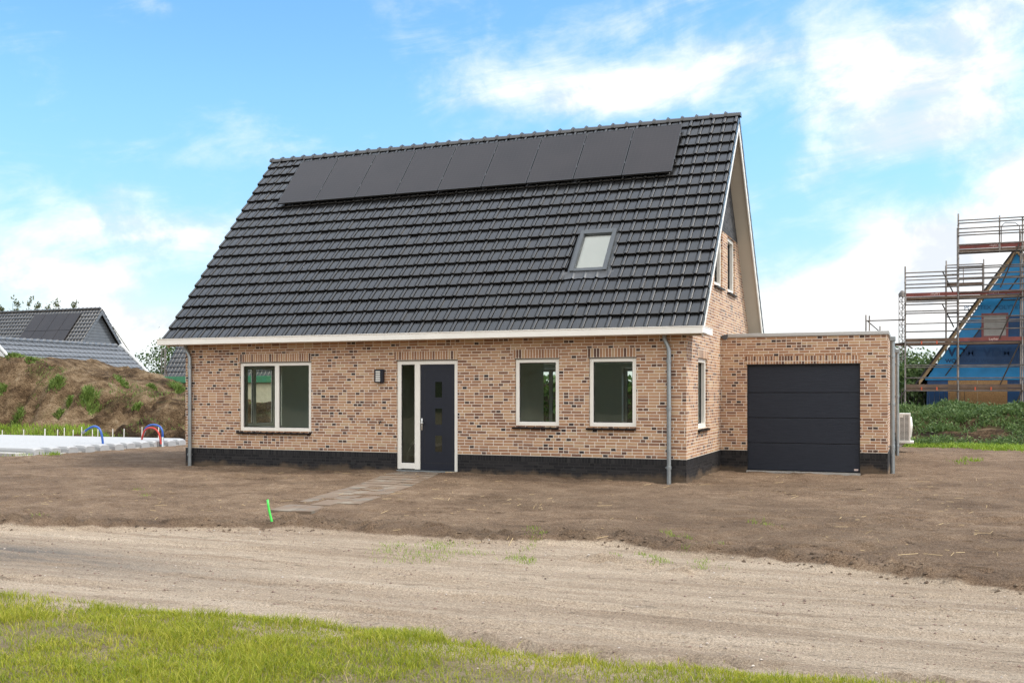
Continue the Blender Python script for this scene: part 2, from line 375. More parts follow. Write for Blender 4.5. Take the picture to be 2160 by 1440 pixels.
m, gg, b = mat('solar_cells'); M['pv'] = m
p = gg.pos(); x, y, z = gg.sep(p)
lx = gg.m('LESS_THAN', gg.m('FRACT', gg.m('DIVIDE', x, .0975)), .035); lz = gg.m('LESS_THAN', gg.m('FRACT', gg.m('DIVIDE', z, .066)), .05)
ln = gg.m('MAXIMUM', lx, lz)
gg.put(b.inputs['Base Color'], gg.mix(ln, gg.ramp(gg.noise(p, .8, 3), [(.3, (.015, .0115, .011)), (.7, (.023, .018, .017))]), (.040, .034, .032)))
b.inputs['Roughness'].default_value = .36; b.inputs['Specular IOR Level'].default_value = .40
M['pv_frame'] = simple('solar_frame', (.03, .03, .032), .35, spec=.7)
m, gg, b = mat('garage_door_skin'); M['garage'] = m
p = gg.pos(); st = gg.noise(gg.scalev(p, (2.2, 1.0, 60.0)), 2.0, 5, .65)
gg.put(b.inputs['Base Color'], gg.ramp(st, [(.3, (.013, .017, .027)), (.7, (.024, .029, .042))])); b.inputs['Roughness'].default_value = .45; b.inputs['Specular IOR Level'].default_value = .28
gg.put(b.inputs['Normal'], gg.bump(st, .004))
m, gg, b = mat('slate_cladding'); M['cladding'] = m
p = gg.pos(); x, y, z = gg.sep(p)
fz = gg.m('FRACT', gg.m('DIVIDE', z, .22))
gg.put(b.inputs['Base Color'], gg.mix(gg.m('LESS_THAN', fz, .12), gg.ramp(gg.noise(p, 2.0, 4), [(.3, (.10, .115, .135)), (.7, (.135, .15, .17))]), (.04, .045, .05))); b.inputs['Roughness'].default_value = .7

def ground_mat():
    m, gg, b = mat('earth_and_sand'); geo = gg.node('ShaderNodeNewGeometry'); p = geo.outputs['Position']; x, y, z = gg.sep(p)
    att = gg.node('ShaderNodeAttribute', attribute_name='soil').outputs['Fac']
    atv = gg.node('ShaderNodeAttribute', attribute_name='verge').outputs['Fac']
    nb = gg.noise(p, 1.1, 7, .62); nm = gg.noise(p, 5.0, 6, .62); nf = gg.noise(p, 38.0, 5, .7); ng = gg.noise(p, 160.0, 3, .7)
    streak = gg.noise(gg.scalev(p, (.16, 1.9, 1.0)), 1.6, 6, .6, .35)
    st2 = gg.noise(gg.scalev(p, (.30, 5.5, 1.0)), 1.4, 5, .6, .2)
    rake = gg.noise(gg.scalev(p, (.55, 2.6, 1.0)), 1.7, 6, .66, .5)
    tone = gg.m('ADD', gg.m('ADD', gg.m('MULTIPLY', nb, .44), gg.m('MULTIPLY', nm, .26)), gg.m('ADD', gg.m('MULTIPLY', nf, .34), gg.m('MULTIPLY', rake, .26)))
    tone = gg.m('SUBTRACT', tone, .11)
    grain = gg.sstep(gg.noise(p, 60.0, 3, .75), .36, .64); crack = gg.sstep(gg.noise(gg.scalev(p, (.8, 3.6, 1.0)), 3.6, 7, .72, .6), .60, .68)
    tone = gg.m('ADD', tone, gg.m('MULTIPLY', gg.m('SUBTRACT', grain, .5), .20)); tone = gg.m('SUBTRACT', tone, gg.m('MULTIPLY', crack, .19))
    soil = gg.ramp(tone, [(.29, (.040, .026, .017)), (.41, (.118, .077, .049)), (.53, (.196, .132, .086)), (.65, (.275, .196, .130)), (.77, (.39, .295, .205))])
    st = gg.m('ADD', gg.m('ADD', gg.m('MULTIPLY', streak, .52), gg.m('MULTIPLY', st2, .26)), gg.m('MULTIPLY', nf, .30))
    sand = gg.ramp(st, [(.34, (.19, .139, .096)), (.46, (.325, .248, .178)), (.57, (.44, .35, .26)), (.70, (.55, .452, .348))])
    sand = gg.node('ShaderNodeHueSaturation', {'Value': gg.m('ADD', .76, gg.m('MULTIPLY', grain, .46)), 'Color': sand}).outputs[0]
    # grey stain worn into the wheel track at the left
    gx = gg.m('DIVIDE', gg.m('SUBTRACT', x, 6.6), 2.6); gy = gg.m('DIVIDE', gg.m('ADD', gg.m('ADD', y, 11.0), gg.m('MULTIPLY', gg.m('SUBTRACT', x, 7.0), .12)), .55)
    gs = gg.m('EXPONENT', gg.m('MULTIPLY', gg.m('ADD', gg.m('MULTIPLY', gx, gx), gg.m('MULTIPLY', gy, gy)), -1.0))
    gs = gg.m('MULTIPLY', gs, gg.sstep(streak, .30, .62))
    sand = gg.mix(gg.m('MULTIPLY', gs, .9, clamp=True), sand, (.105, .100, .095))
    bm_ = gg.m('MULTIPLY', gg.node('ShaderNodeAttribute', attribute_name='berm').outputs['Fac'], gg.sstep(nm, .34, .60), clamp=True)
    soil = gg.mix(gg.m('MULTIPLY', bm_, .72), soil, gg.ramp(tone, [(.3, (.026, .017, .011)), (.7, (.12, .082, .054))]))
    ms = gg.sstep(gg.m('ADD', att, gg.m('MULTIPLY', gg.m('SUBTRACT', nm, .5), .55)), .35, .65)
    col = gg.mix(ms, sand, soil)
    vg = gg.ramp(tone, [(.30, (.10, .080, .035)), (.5, (.19, .155, .075)), (.70, (.29, .235, .145))])
    mv = gg.m('MULTIPLY', gg.sstep(gg.m('ADD', atv, gg.m('MULTIPLY', gg.m('SUBTRACT', nm, .5), 1.1)), .5, 1.0), .85)
    col = gg.mix(mv, col, vg)
    speck = gg.sstep(gg.noise(p, 95.0, 2, .5), .66, .74)
    col = gg.mix(gg.m('MULTIPLY', speck, .55), col, gg.mix(gg.noise(p, 31.0, 2), (.10, .065, .05), (.62, .55, .48)))
    gg.put(b.inputs['Base Color'], col); b.inputs['Roughness'].default_value = .95; b.inputs['Specular IOR Level'].default_value = .15
    h = gg.m('ADD', gg.m('ADD', gg.m('MULTIPLY', nf, .7), gg.m('MULTIPLY', ng, .22)), gg.m('ADD', gg.m('MULTIPLY', nm, .7), gg.m('MULTIPLY', crack, -.35)))
    gg.put(b.inputs['Normal'], gg.bump(h, .06, 1.0))
    return m
M['ground'] = ground_mat()
def mound_mat():
    m, gg, b = mat('heaped_earth'); geo = gg.node('ShaderNodeNewGeometry'); p = geo.outputs['Position']
    nb = gg.noise(p, .55, 6, .62, .4); nm = gg.noise(p, 2.4, 7, .68, .3); nf = gg.noise(p, 14.0, 5, .7)
    x_, y_, z_ = gg.sep(p)
    t = gg.m('ADD', gg.m('ADD', gg.m('MULTIPLY', nb, .50), gg.m('MULTIPLY', nm, .40)), gg.m('MULTIPLY', nf, .24))
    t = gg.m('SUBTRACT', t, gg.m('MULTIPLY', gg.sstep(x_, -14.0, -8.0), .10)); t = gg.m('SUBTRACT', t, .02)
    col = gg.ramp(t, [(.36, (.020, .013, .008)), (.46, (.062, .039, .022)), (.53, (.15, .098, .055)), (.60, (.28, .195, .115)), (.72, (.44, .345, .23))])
    gn = gg.sstep(gg.noise(p, .8, 5, .6), .56, .66)
    col = gg.mix(gg.m('MULTIPLY', gn, .22), col, (.10, .12, .04))
    gg.put(b.inputs['Base Color'], col); b.inputs['Roughness'].default_value = .95; b.inputs['Specular IOR Level'].default_value = .1
    gg.put(b.inputs['Normal'], gg.bump(gg.m('ADD', gg.m('MULTIPLY', nm, 1.0), gg.m('MULTIPLY', nf, .8)), .30, 1.0))
    return m
M['mound'] = mound_mat()
def path_mat():
    m, gg, b = mat('concrete_pavers'); geo = gg.node('ShaderNodeNewGeometry'); p = geo.outputs['Position']
    c = gg.ramp(geo.outputs['Random Per Island'], [(.0, (.085, .082, .08)), (.12, (.14, .122, .098)), (.5, (.18, .153, .118)), (1.0, (.225, .19, .145))])
    n = gg.noise(p, 9.0, 6, .65)
    c = gg.node('ShaderNodeHueSaturation', {'Value': gg.m('ADD', .7, gg.m('MULTIPLY', n, .6)), 'Color': c}).outputs[0]
    c = gg.mix(gg.sstep(gg.noise(p, 2.6, 6, .65), .37, .54), c, (.165, .117, .080))
    gg.put(b.inputs['Base Color'], c); b.inputs['Roughness'].default_value = .88
    gg.put(b.inputs['Normal'], gg.bump(gg.noise(p, 60, 4), .003)); return m
M['paver'] = path_mat()

# ------------------------------------------------------------------ ground height
def _hash(ix, iy, seed):
    h = (ix.astype(np.int64)*374761393+iy.astype(np.int64)*668265263+seed*974634541) & 0xffffffff
    h = ((h ^ (h >> 13))*1274126177) & 0xffffffff
    return ((h ^ (h >> 16)) & 0xffffff)/float(0xffffff)
def vn(x, y, seed=1):
    x = np.asarray(x, float); y = np.asarray(y, float)
    ix = np.floor(x); iy = np.floor(y); fx = x-ix; fy = y-iy
    fx = fx*fx*fx*(fx*(fx*6-15)+10); fy = fy*fy*fy*(fy*(fy*6-15)+10)
    a = _hash(ix, iy, seed); b_ = _hash(ix+1, iy, seed); c = _hash(ix, iy+1, seed); d = _hash(ix+1, iy+1, seed)
    return (a*(1-fx)+b_*fx)*(1-fy)+(c*(1-fx)+d*fx)*fy
def fbm(x, y, oct=4, seed=1):
    t = 0; a = .5; n = 0
    for o in range(oct):
        t = t+a*vn(x*2**o+o*17.3, y*2**o-o*9.1, seed+o); n += a; a *= .5
    return t/n
def ss(x, a, b): t = np.clip((x-a)/(b-a), 0, 1); return t*t*(3-2*t)
def edge1(x):
    return np.interp(x, [-20, 4.7, 6.5, 8.2, 11, 12.9, 13.9, 15.6, 17.1, 25], [-13, -9.55, -9.0, -8.3, -8.25, -7.95, -8.4, -8.85, -9.45, -12.2]) + .34*(fbm(x*.9, x*0+3.3, 3, 5)-.5)
def edge2(x):
    return np.interp(x, [-20, 8.6, 10.3, 11.6, 12.9, 13.7, 14.4, 15, 16, 25], [-11.5, -12.75, -12.9, -12.85, -12.90, -12.99, -13.03, -12.98, -12.95, -13.4]) + .42*(fbm(x*1.1, x*0+8.3, 4, 9)-.5)
def path_c(y): return 6.36+(-y)*0.222       # centre line of the garden path
def H(x, y, info=False):
    e1 = edge1(x); e2 = edge2(x)
    soil = ss(y-e1, -.12, .14); verge = ss(e2-y, -.12, .22)
    zs = .035+.05*(fbm(x*.55, y*.55, 4, 21)-.5)+.035*(fbm(x*2.3, y*2.9, 4, 22)-.5)+.034*(fbm(x*7, y*7, 3, 23)-.5)
    # raked lines and shallow tracks running roughly along the house
    zs = zs+.05*(fbm(x*.5, y*4.2+.35*x, 4, 24)-.5)-.03*ss(fbm(x*1.1, y*3.0, 3, 25), .56, .62)*ss(fbm(x*.35, y*.5, 2, 26), .45, .6)
    b = np.exp(-((y-e1-.22)/.26)**2)
    zs = zs+b*(.075*fbm(x*1.6, y*1.6, 3, 31)+.22*np.maximum(0, fbm(x*6.5, y*6.5, 3, 32)-.50))
    clod = np.maximum(0, vn(x*11, y*11, 33)-.68)*.13*ss(fbm(x*.9, y*1.3, 3, 34), .42, .62)
    zs = zs+clod*np.exp(-((y-e1-.5)/.9)**2)
    # wheel marks curving through the soil at the right
    rr = np.hypot(x-20.2, y+10.6)
    for r0 in (5.6, 7.1):
        zs = zs-.035*np.exp(-((rr-r0)/.12)**2)*ss(x, 12.6, 14)*(y > -9.2)+.02*np.exp(-((rr-r0-.2)/.1)**2)*ss(x, 12.6, 14)*(y > -9.2)
    # slight fill against the house, and towards the door
    zs = zs+.04*np.exp(-(np.minimum(np.abs(y), 3)/.35)**2)*((x > 0) & (x < 12.1))*(.4+fbm(x*2, y*2, 3, 36))
    zs = zs+.07*np.exp(-((x-6.4)/1.6)**2)*ss(y, -2.5, -.1)
    pc = path_c(y); onp = np.exp(-((x-pc)/.75)**4)*ss(y, -6.9, -6.3)*(y < .5)
    zp = .045+.055*ss(y, -3.0, 0)
    zs = zs*(1-onp)+(zp-.008-.03*(fbm(x*2.5, y*2.5, 3, 37)-.62))*onp
    zr = -.03+.05*(fbm(x*.18, y*1.5, 4, 41)-.5)+.026*(fbm(x*.5, y*4.5, 3, 42)-.5)+.024*(fbm(x*7, y*7, 3, 43)-.5)+.008*(fbm(x*20, y*20, 2, 44)-.5)
    for yc in (-9.75, -11.3):
        zr = zr-.028*np.exp(-((y-yc-.05*(x-10)*0-.22*(fbm(x*.35, x*0, 3, 45)-.5))/.2)**2)
    # churned tyre marks along the verge and by the soil edge
    lug = .5+.5*np.sin((x*4.6+(y-e2)*7.5+2.2*fbm(x*1.5, y*1.5, 3, 51))*2*np.pi*.55)
    bt = np.exp(-((y-e2-.20)/.16)**2)*ss(x, 11.2, 12.4)*ss(fbm(x*1.2, y*1.2, 3, 52), .36, .52)
    zr = zr+bt*(lug**2*.11-.06)
    bt2 = np.exp(-((y-e1+.95)/.22)**2)*ss(x, 12.2, 12.9)*(1-ss(x, 14.2, 14.9))
    zr = zr+bt2*(.22*np.maximum(0, fbm(x*5, y*8, 3, 53)-.42))
    for yc, ph in ((-9.75, 0.0), (-10.55, .4), (-11.35, .2), (-12.2, .7)):
        yy = y-yc-.30*(fbm(x*.22, x*0+yc, 3, 54)-.5); wv = .5+.5*np.sin(2*np.pi*(x*7.5+np.abs(yy)*9+ph))
        zr = zr-.024*np.exp(-(yy/.11)**4)*ss(wv, .35, .7)*ss(fbm(x*.5, y*.8, 3, 55), .46, .58)+.022*np.exp(-((np.abs(yy)-.15)/.04)**2)*ss(fbm(x*.6, y*.4, 3, 56), .4, .6)
    zv = .0+.05*(fbm(x*.8, y*.8, 3, 61)-.5)+.03*(fbm(x*5, y*5, 3, 62)-.5)
    z = zr*(1-soil)+zs*soil; z = z*(1-verge)+zv*verge
    far = ss(np.hypot(x-8, y+5), 26, 45); z = z*(1-far)
    inside = ((x > .15) & (x < 11.93) & (y > .15) & (y < 8.0)) | ((x > 11.9) & (x < 15.55) & (y > 3.9) & (y < 13.9))
    z = np.where(inside, -.08, z)
    if info: return z, soil, ss(e2-y, -.05, .7)
    return z
def axis(lo, hi, step, far_lo, far_hi, grow=1.28):
    a = list(np.arange(lo, hi+1e-6, step)); s = step
    while a[-1] < far_hi: s *= grow; a.append(a[-1]+s)
    s = step
    while a[0] > far_lo: s *= grow; a.insert(0, a[0]-s)
    return np.array(a)
gxs = axis(-1.5, 22.0, .045, -1500, 1500, 1.09); gys = axis(-16.5, .6, .04, -1500, 2000, 1.09)
GX, GY = np.meshgrid(gxs, gys); GZ, GS, GV = H(GX, GY, True)
GV = np.maximum(GV, ss(np.hypot(GX-8, GY+5), 45, 75)); GE = edge1(GX); GB = np.exp(-((GY-GE-.30)/.34)**2)*ss(fbm(GX*.7, GY*1.1, 4, 121), .40, .62)+.55*ss(fbm(GX*.28, GY*.5, 4, 122), .52, .68)*GS
nxg, nyg = len(gxs), len(gys)
ci, cj = np.meshgrid(np.arange(nxg-1), np.arange(nyg-1)); base = (cj*nxg+ci).ravel()
quads = np.stack([base, base+1, base+1+nxg, base+nxg], 1)
fx = (gxs[:-1]+gxs[1:])/2; fy = (gys[:-1]+gys[1:])/2; FX, FY = np.meshgrid(fx, fy); FX = FX.ravel(); FY = FY.ravel()
isroad = (FY < edge1(FX)) & (FY >= edge2(FX)); isv = FY < edge2(FX); near = (np.abs(FX-8) < 40) & (np.abs(FY) < 40)
allV = np.stack([GX.ravel(), GY.ravel(), GZ.ravel()], 1)
for nm, sel in (('garden_soil', ~isroad & ~isv & near), ('dirt_road', isroad & near), ('grass_verge', isv & near), ('ground', ~near)):
    q = quads[sel]; used, invx = np.unique(q.ravel(), return_inverse=True)
    o = np_mesh(nm, allV[used], invx.reshape(-1, 4), M['ground'], smooth=True)
    for an, src in (('soil', GS), ('verge', GV), ('berm', GB)):
        a = o.data.attributes.new(an, 'FLOAT', 'POINT'); a.data.foreach_set('value', src.ravel()[used].astype(np.float32))
    tag(o, kind='structure')

# ------------------------------------------------------------------ the house
L, DEP, ZP = 12.083, 8.194, .49
RIDGE_Y, RIDGE_Z = DEP/2, 8.24
EAVE, XL, XR = .36, -.37, 12.452
TAN = (RIDGE_Z-3.035)/(RIDGE_Y+EAVE)          # roof pitch
GX1, GY0, GY1 = 15.681, 3.768, 14.0            # garage
house = empty('house', (6.0, 4.1, 0.0), 'new brick house with a steep black tiled roof, dark plinth and attached garage', 'house')
def part(mb, name, mt, parent=None, auto=None, label=None):
    o = mb.build(name, M[mt], parent or house, auto=auto)
    if label: o['label'] = label
    return o
def wall_grid(mb, ax, c, sgn, a0, a1, z0, top, ops, depth, back=False):
    P = (lambda a, z, d=0.0: (a, c+d, z)) if ax == 'x' else (lambda a, z, d=0.0: (c+d, a, z))
    tz = lambda a: float(np.interp(a, [t[0] for t in top], [t[1] for t in top]))
    br = sorted(set([a0, a1]+[t[0] for t in top if a0 < t[0] < a1]+[q for o in ops for q in o[:2]]))
    for p, q in zip(br[:-1], br[1:]):
        tm = min(tz(p), tz(q)); zb = sorted(set([z0]+[zz for o in ops for zz in o[2:] if z0 < zz < tm]))
        for i, zl in enumerate(zb):
            zh = zb[i+1] if i+1 < len(zb) else None
            mid = ((p+q)/2, (zl+(zh if zh else tm))/2)
            if any(o[0] < mid[0] < o[1] and o[2] < mid[1] < o[3] for o in ops): continue
            mb.quad(P(p, zl), P(q, zl), P(q, zh if zh else tz(q)), P(p, zh if zh else tz(p)))
    d = -sgn*depth
    for (p, q, zl, zh) in ops:
        zl2 = max(zl, z0)
        mb.quad(P(p, zl2), P(p, zl2, d), P(p, zh, d), P(p, zh)); mb.quad(P(q, zl2), P(q, zh), P(q, zh, d), P(q, zl2, d))
        if zh < tz((p+q)/2): mb.quad(P(p, zh), P(p, zh, d), P(q, zh, d), P(q, zh))
        if zl > z0: mb.quad(P(p, zl), P(q, zl), P(q, zl, d), P(p, zl, d))
    return mb
W1, W2, W3 = (1.559, 3.517, .912, 2.507), (8.485, 9.456, 1.113, 2.507), (10.095, 11.078, 1.113, 2.507)
DOOR = (5.698, 7.166, .115, 2.507)
WS = (1.15, 2.15, 1.06, 2.52)                    # side window (y range)
UA, UB = (2.98, 3.99, 4.22, 5.54), (4.70, 5.75, 4.22, 5.54)
WL = (1.85, 3.50, .912, 2.507); WR = (5.3, 7.5, .13, 2.507); ADD_WR2 = (8.6, 11.4, .13, 2.507); ADD_WR3 = (.9, 4.6, .13, 2.507)   # left gable window, rear glazed door; last two added unseen to light the rooms
GD = (L+.595, L+3.036, .046, 2.444)
ZT = 2.96                                          # wall top behind the gutter
roofz = lambda y, off=0.0: RIDGE_Z-abs(y-RIDGE_Y)*TAN+off
ROFF = -.20
gab = [(0, roofz(0, ROFF)), (RIDGE_Y, RIDGE_Z+ROFF), (DEP, roofz(0, ROFF))]
ZD = 5.555
mb = MB()
wall_grid(mb, 'x', 0, -1, 0, L, ZP, [(0, 3.2), (L, 3.2)], [W1, W2, W3, (DOOR[0], DOOR[1], ZP, DOOR[3])], .10)
wall_grid(mb, 'x', DEP, 1, 0, L, ZP, [(0, 3.2), (L, 3.2)], [(o[0], o[1], ZP, o[3]) for o in (WR, ADD_WR2, ADD_WR3)], .10)
clipg = [(0, gab[0][1]), (RIDGE_Y-(gab[1][1]-ZD)/TAN, ZD), (RIDGE_Y+(gab[1][1]-ZD)/TAN, ZD), (DEP, gab[2][1])]
wall_grid(mb, 'y', L, 1, 0, DEP, ZP, clipg, [WS, UA, UB], .10)
wall_grid(mb, 'y', 0, -1, 0, DEP, ZP, clipg, [WL], .10)
part(mb, 'brick_wall', 'brick')
for xx, sg in ((L, 1), (0, -1)):
    ya, yb = clipg[1][0], clipg[2][0]
    part(MB().prism([(xx+sg*.004, ya, ZD), (xx+sg*.004, yb, ZD), (xx+sg*.004, RIDGE_Y, gab[1][1])], (-sg*.1, 0, 0)), 'gable_top', 'gable_brick', label='dark grey brick triangle at the top of the gable')
mb = MB()
wall_grid(mb, 'x', 0, -1, 0, L, -.3, [(0, .37), (L, .37)], [(DOOR[0], DOOR[1], DOOR[2], .37)], .10)
wall_grid(mb, 'x', DEP, 1, 0, L, -.3, [(0, ZP), (L, ZP)], [(o[0], o[1], o[2], ZP) for o in (WR, ADD_WR2, ADD_WR3)], .10)
wall_grid(mb, 'y', L, 1, 0, DEP, -.3, [(0, .37), (DEP, .37)], [], .10); wall_grid(mb, 'y', 0, -1, 0, DEP, -.3, [(0, ZP), (DEP, ZP)], [], .10)
pl = part(mb, 'plinth', 'dark_brick', label='black brick plinth')
mb = MB()
wall_grid(mb, 'x', -.002, -1, 0, L, .37, [(0, ZP), (L, ZP)], [(DOOR[0], DOOR[1], .37, ZP)], .10)
wall_grid(mb, 'y', L+.002, 1, 0, DEP, .37, [(0, ZP), (DEP, ZP)], [], .10)
part(mb, 'plinth_cap', 'dark_soldier')
# soldier courses above the openings
for o in (W1, W2, W3, DOOR): part(MB().box(o[0]-.05, o[1]+.0, -.004, .1, 2.511, 2.70), 'lintel', 'soldier')
part(MB().box(L-.1, L+.004, WS[0]-.03, WS[1]+.03, 2.523, 2.71), 'lintel', 'soldier')
for o in (W1, W2, W3, DOOR): part(MB().box(o[0]-.012, o[1]+.012, -.006, .012, 2.497, 2.510), 'lintel_angle', 'black_seal')
for i, x in enumerate((.82, 9.77, 4.6)):
    part(MB().box(x-.05, x+.05, -.008, .02, .205, .265), 'vent', 'black_seal')
# inside: plaster shell, floor, partitions
mb = MB(); Z1, Z2 = .13, 2.62; ix0, ix1, iy0, iy1 = .32, L-.32, .32, DEP-.32
wall_grid(mb, 'x', iy0, 1, ix0, ix1, Z1, [(ix0, Z2), (ix1, Z2)], [W1, W2, W3, DOOR], .2)
wall_grid(mb, 'x', iy1, -1, ix0, ix1, Z1, [(ix0, Z2), (ix1, Z2)], [WR, ADD_WR2, ADD_WR3], .2)
wall_grid(mb, 'y', ix0, 1, iy0, iy1, Z1, [(iy0, Z2), (iy1, Z2)], [WL], .2)
wall_grid(mb, 'y', ix1, -1, iy0, iy1, Z1, [(iy0, Z2), (iy1, Z2)], [WS], .2)
mb.quad((ix0, iy0, Z2), (ix1, iy0, Z2), (ix1, iy1, Z2), (ix0, iy1, Z2))
mb.box(5.12, 5.22, iy0, 4.2, Z1, Z2); mb.box(7.55, 7.65, iy0, 4.05, Z1, Z2); mb.box(5.22, 6.1, 4.1, 4.2, Z1, Z2)
part(mb, 'inner_wall', 'plaster')
part(MB().box(ix0-.2, ix1+.2, iy0-.2, iy1+.2, .02, .125), 'inner_floor', 'floorc')
mb = MB()                                               # open stair in the hall
for k in range(9): mb.box(5.25, 6.0, 1.5+.23*k, 1.75+.23*k, .30+.2*k, .34+.2*k)
mb.prism([(5.222, 1.4, .13), (5.222, 3.6, 2.05), (5.222, 3.6, 2.3), (5.222, 1.4, .4)], (.03, 0, 0))
part(mb, 'staircase', 'plaster')

def frame(mb, ax, c, o, wd, d0, d1, bars=()):
    # o: opening; frame bars of width wd between plane offsets d0..d1 (into the wall)
    a0, a1, z0, z1 = o
    def bx(p, q, zl, zh, e0=d0, e1=d1):
        if ax == 'x': mb.bevbox(p, q, c+e0, c+e1, zl, zh, .006)
        else: mb.bevbox(c+e0, c+e1, p, q, zl, zh, .006)
    bx(a0+.004, a0+wd, z0+.004, z1-.004); bx(a1-wd, a1-.004, z0+.004, z1-.004)
    bx(a0+wd, a1-wd, z1-wd, z1-.004); bx(a0+wd, a1-wd, z0+.004, z0+wd)
    for b0, b1 in bars: bx(b0, b1, z0+wd, z1-wd)
def seals(mb, ax, c, o, d0, d1, t=.012):
    a0, a1, z0, z1 = o
    def bx(p, q, zl, zh):
        if ax == 'x': mb.box(p, q, c+d0, c+d1, zl, zh)
        else: mb.box(c+d0, c+d1, p, q, zl, zh)
    bx(a0, a0+t, z0, z1); bx(a1-t, a1, z0, z1); bx(a0+t, a1-t, z0, z0+t); bx(a0+t, a1-t, z1-t, z1)
def pane(ax, c, o, d, parent, mt='glass'):
    a0, a1, z0, z1 = o; mb = MB()
    if ax == 'x': mb.quad((a0, c+d, z0), (a1, c+d, z0), (a1, c+d, z1), (a0, c+d, z1))
    else: mb.quad((c+d, a0, z0), (c+d, a1, z0), (c+d, a1, z1), (c+d, a0, z1))
    return part(mb, 'pane', mt, parent)
def sill_tiles(ax, c, o, z, sg, parent, over=.05):
    # row of glazed tiles, each with a small raised edge, sloping outwards
    mb = MB(); a0, a1 = o[0]-over, o[1]+.0; n = max(4, round((a1-a0)/.165)); wd = (a1-a0)/n
    for k in range(n):
        p, q = a0+k*wd, a0+(k+1)*wd-.006
        for (p0, q0, hh) in ((p, q-.02, 0), (q-.02, q, .012)):
            pts = [(-.06*sg*-1*-1, z-.035), (-.06*sg, z-.012+hh), (.11*sg*-1*-1, z+.02+hh), (.11*sg, z-.035)]
            prof = [(+.065, z-.050), (.068, z-.022+hh), (-.09, z+.005+hh), (-.09, z-.050)]
            if ax == 'x': mb.prism([(p0, c+sg*d, zz) for d, zz in prof], (q0-p0, 0, 0))
            else: mb.prism([(c+sg*d, p0, zz) for d, zz in prof], (0, q0-p0, 0))
    return part(mb, 'sill', 'sill', parent)
FW = .085
def window(ax, c, sg, o, bars=(), inset=.03, sill=True, fw=FW, deep=.07):
    s = -sg; d0, d1 = s*inset, s*(inset+deep)
    mb = MB(); frame(mb, ax, c, o, fw, min(d0, d1), max(d0, d1), bars); wn = part(mb, 'window', 'white')
    edges = [o[0]+fw]+[q for b in bars for q in b]+[o[1]-fw]
    for p, q in zip(edges[0::2], edges[1::2]):
        po = (p, q, o[2]+fw, o[3]-fw); sb = MB(); e0, e1 = s*(inset+deep-.042), s*(inset+deep-.02)
        seals(sb, ax, c, po, min(e0, e1), max(e0, e1)); part(sb, 'seal', 'black_seal', wn)
        pane(ax, c, po, s*(inset+deep-.025), wn)
    if sill: sill_tiles(ax, c, o, o[2]-.012, sg, wn)
    return wn
window('x', 0, -1, W1, [(2.515, 2.63)]); window('x', 0, -1, W2); window('x', 0, -1, W3)
window('y', L, 1, WS, inset=.04, deep=.12); window('y', L, 1, UA, inset=.04, deep=.12); window('y', L, 1, UB, inset=.04, deep=.12)
window('y', 0, -1, WL, [(2.53, 2.66)], sill=False); window('x', DEP, 1, WR, [(6.35, 6.45)], sill=False); window('x', DEP, 1, ADD_WR2, [(9.95, 10.05)], sill=False); window('x', DEP, 1, ADD_WR3, [(2.7, 2.8)], sill=False)  # the last two rear windows are added to brighten the interior

# front door in its frame
mb = MB(); a0, a1, z0, z1 = DOOR
for b in ((a0+.004, a0+.10, z0+.02, z1-.004), (a1-.085, a1-.004, z0+.0, z1-.004), (6.125, 6.255, z0+.02, z1-.095), (a0+.10, a1-.085, z1-.095, z1-.004),
          (a0+.10, 6.125, z0+.03, z0+.155)):
    mb.bevbox(b[0], b[1], .03, .10, b[2], b[3], .006)
dfr = part(mb, 'door_frame', 'white')
part(MB().box(a0+.01, a1-.01, -.02, .10, z0-.06, z0+.004), 'threshold', 'zinc', dfr)
po = (a0+.10, 6.125, z0+.155, z1-.095); sb = MB(); seals(sb, 'x', 0, po, .055, .08); part(sb, 'seal', 'black_seal', dfr); pane('x', 0, po, .072, dfr)
d0, d1, dz0, dz1 = 6.260, 7.078, .128, 2.408
mb = MB()
wall_grid(mb, 'x', .05, -1, d0, d1, dz0, [(d0, dz1), (d1, dz1)], [(d0+.10, d1-.055, dz0+.15, dz1-.10)], .004)
wins = [(6.615, 6.775, 1.70, 2.035), (6.615, 6.775, 1.115, 1.46), (6.615, 6.775, .53, .875)]
mb.box(d0+.10+.008, d1-.055-.008, .0505, .09, dz0+.158, dz1-.108)
fd = part(mb, 'front_door', 'anthracite')
sb = MB(); seals(sb, 'x', 0, (d0+.098, d1-.053, dz0+.148, dz1-.098), .0492, .052, .010); part(sb, 'groove', 'black_seal', fd)
for o in wins: part(MB().box(o[0], o[1], .0475, .052, o[2], o[3]), 'door_window', 'dark_glass', fd)
mb = MB(); hx = d0+.035
mb.bevbox(hx-.018, hx+.018, .036, .05, .99, 1.245, .005); mb.tube([(hx, .045, 1.145), (hx, .0, 1.145)], .012, 10); mb.tube([(hx, .005, 1.145), (hx+.02, -.012, 1.145), (hx+.06, -.014, 1.145)], [.024, .026, .020], 10)
part(mb, 'door_handle', 'steel', fd, auto=40)
part(MB().bevbox(6.90, 7.18, -.07, -.005, .03, .11, .008), 'step_block', 'timber', label='pale timber packing block below the door frame')

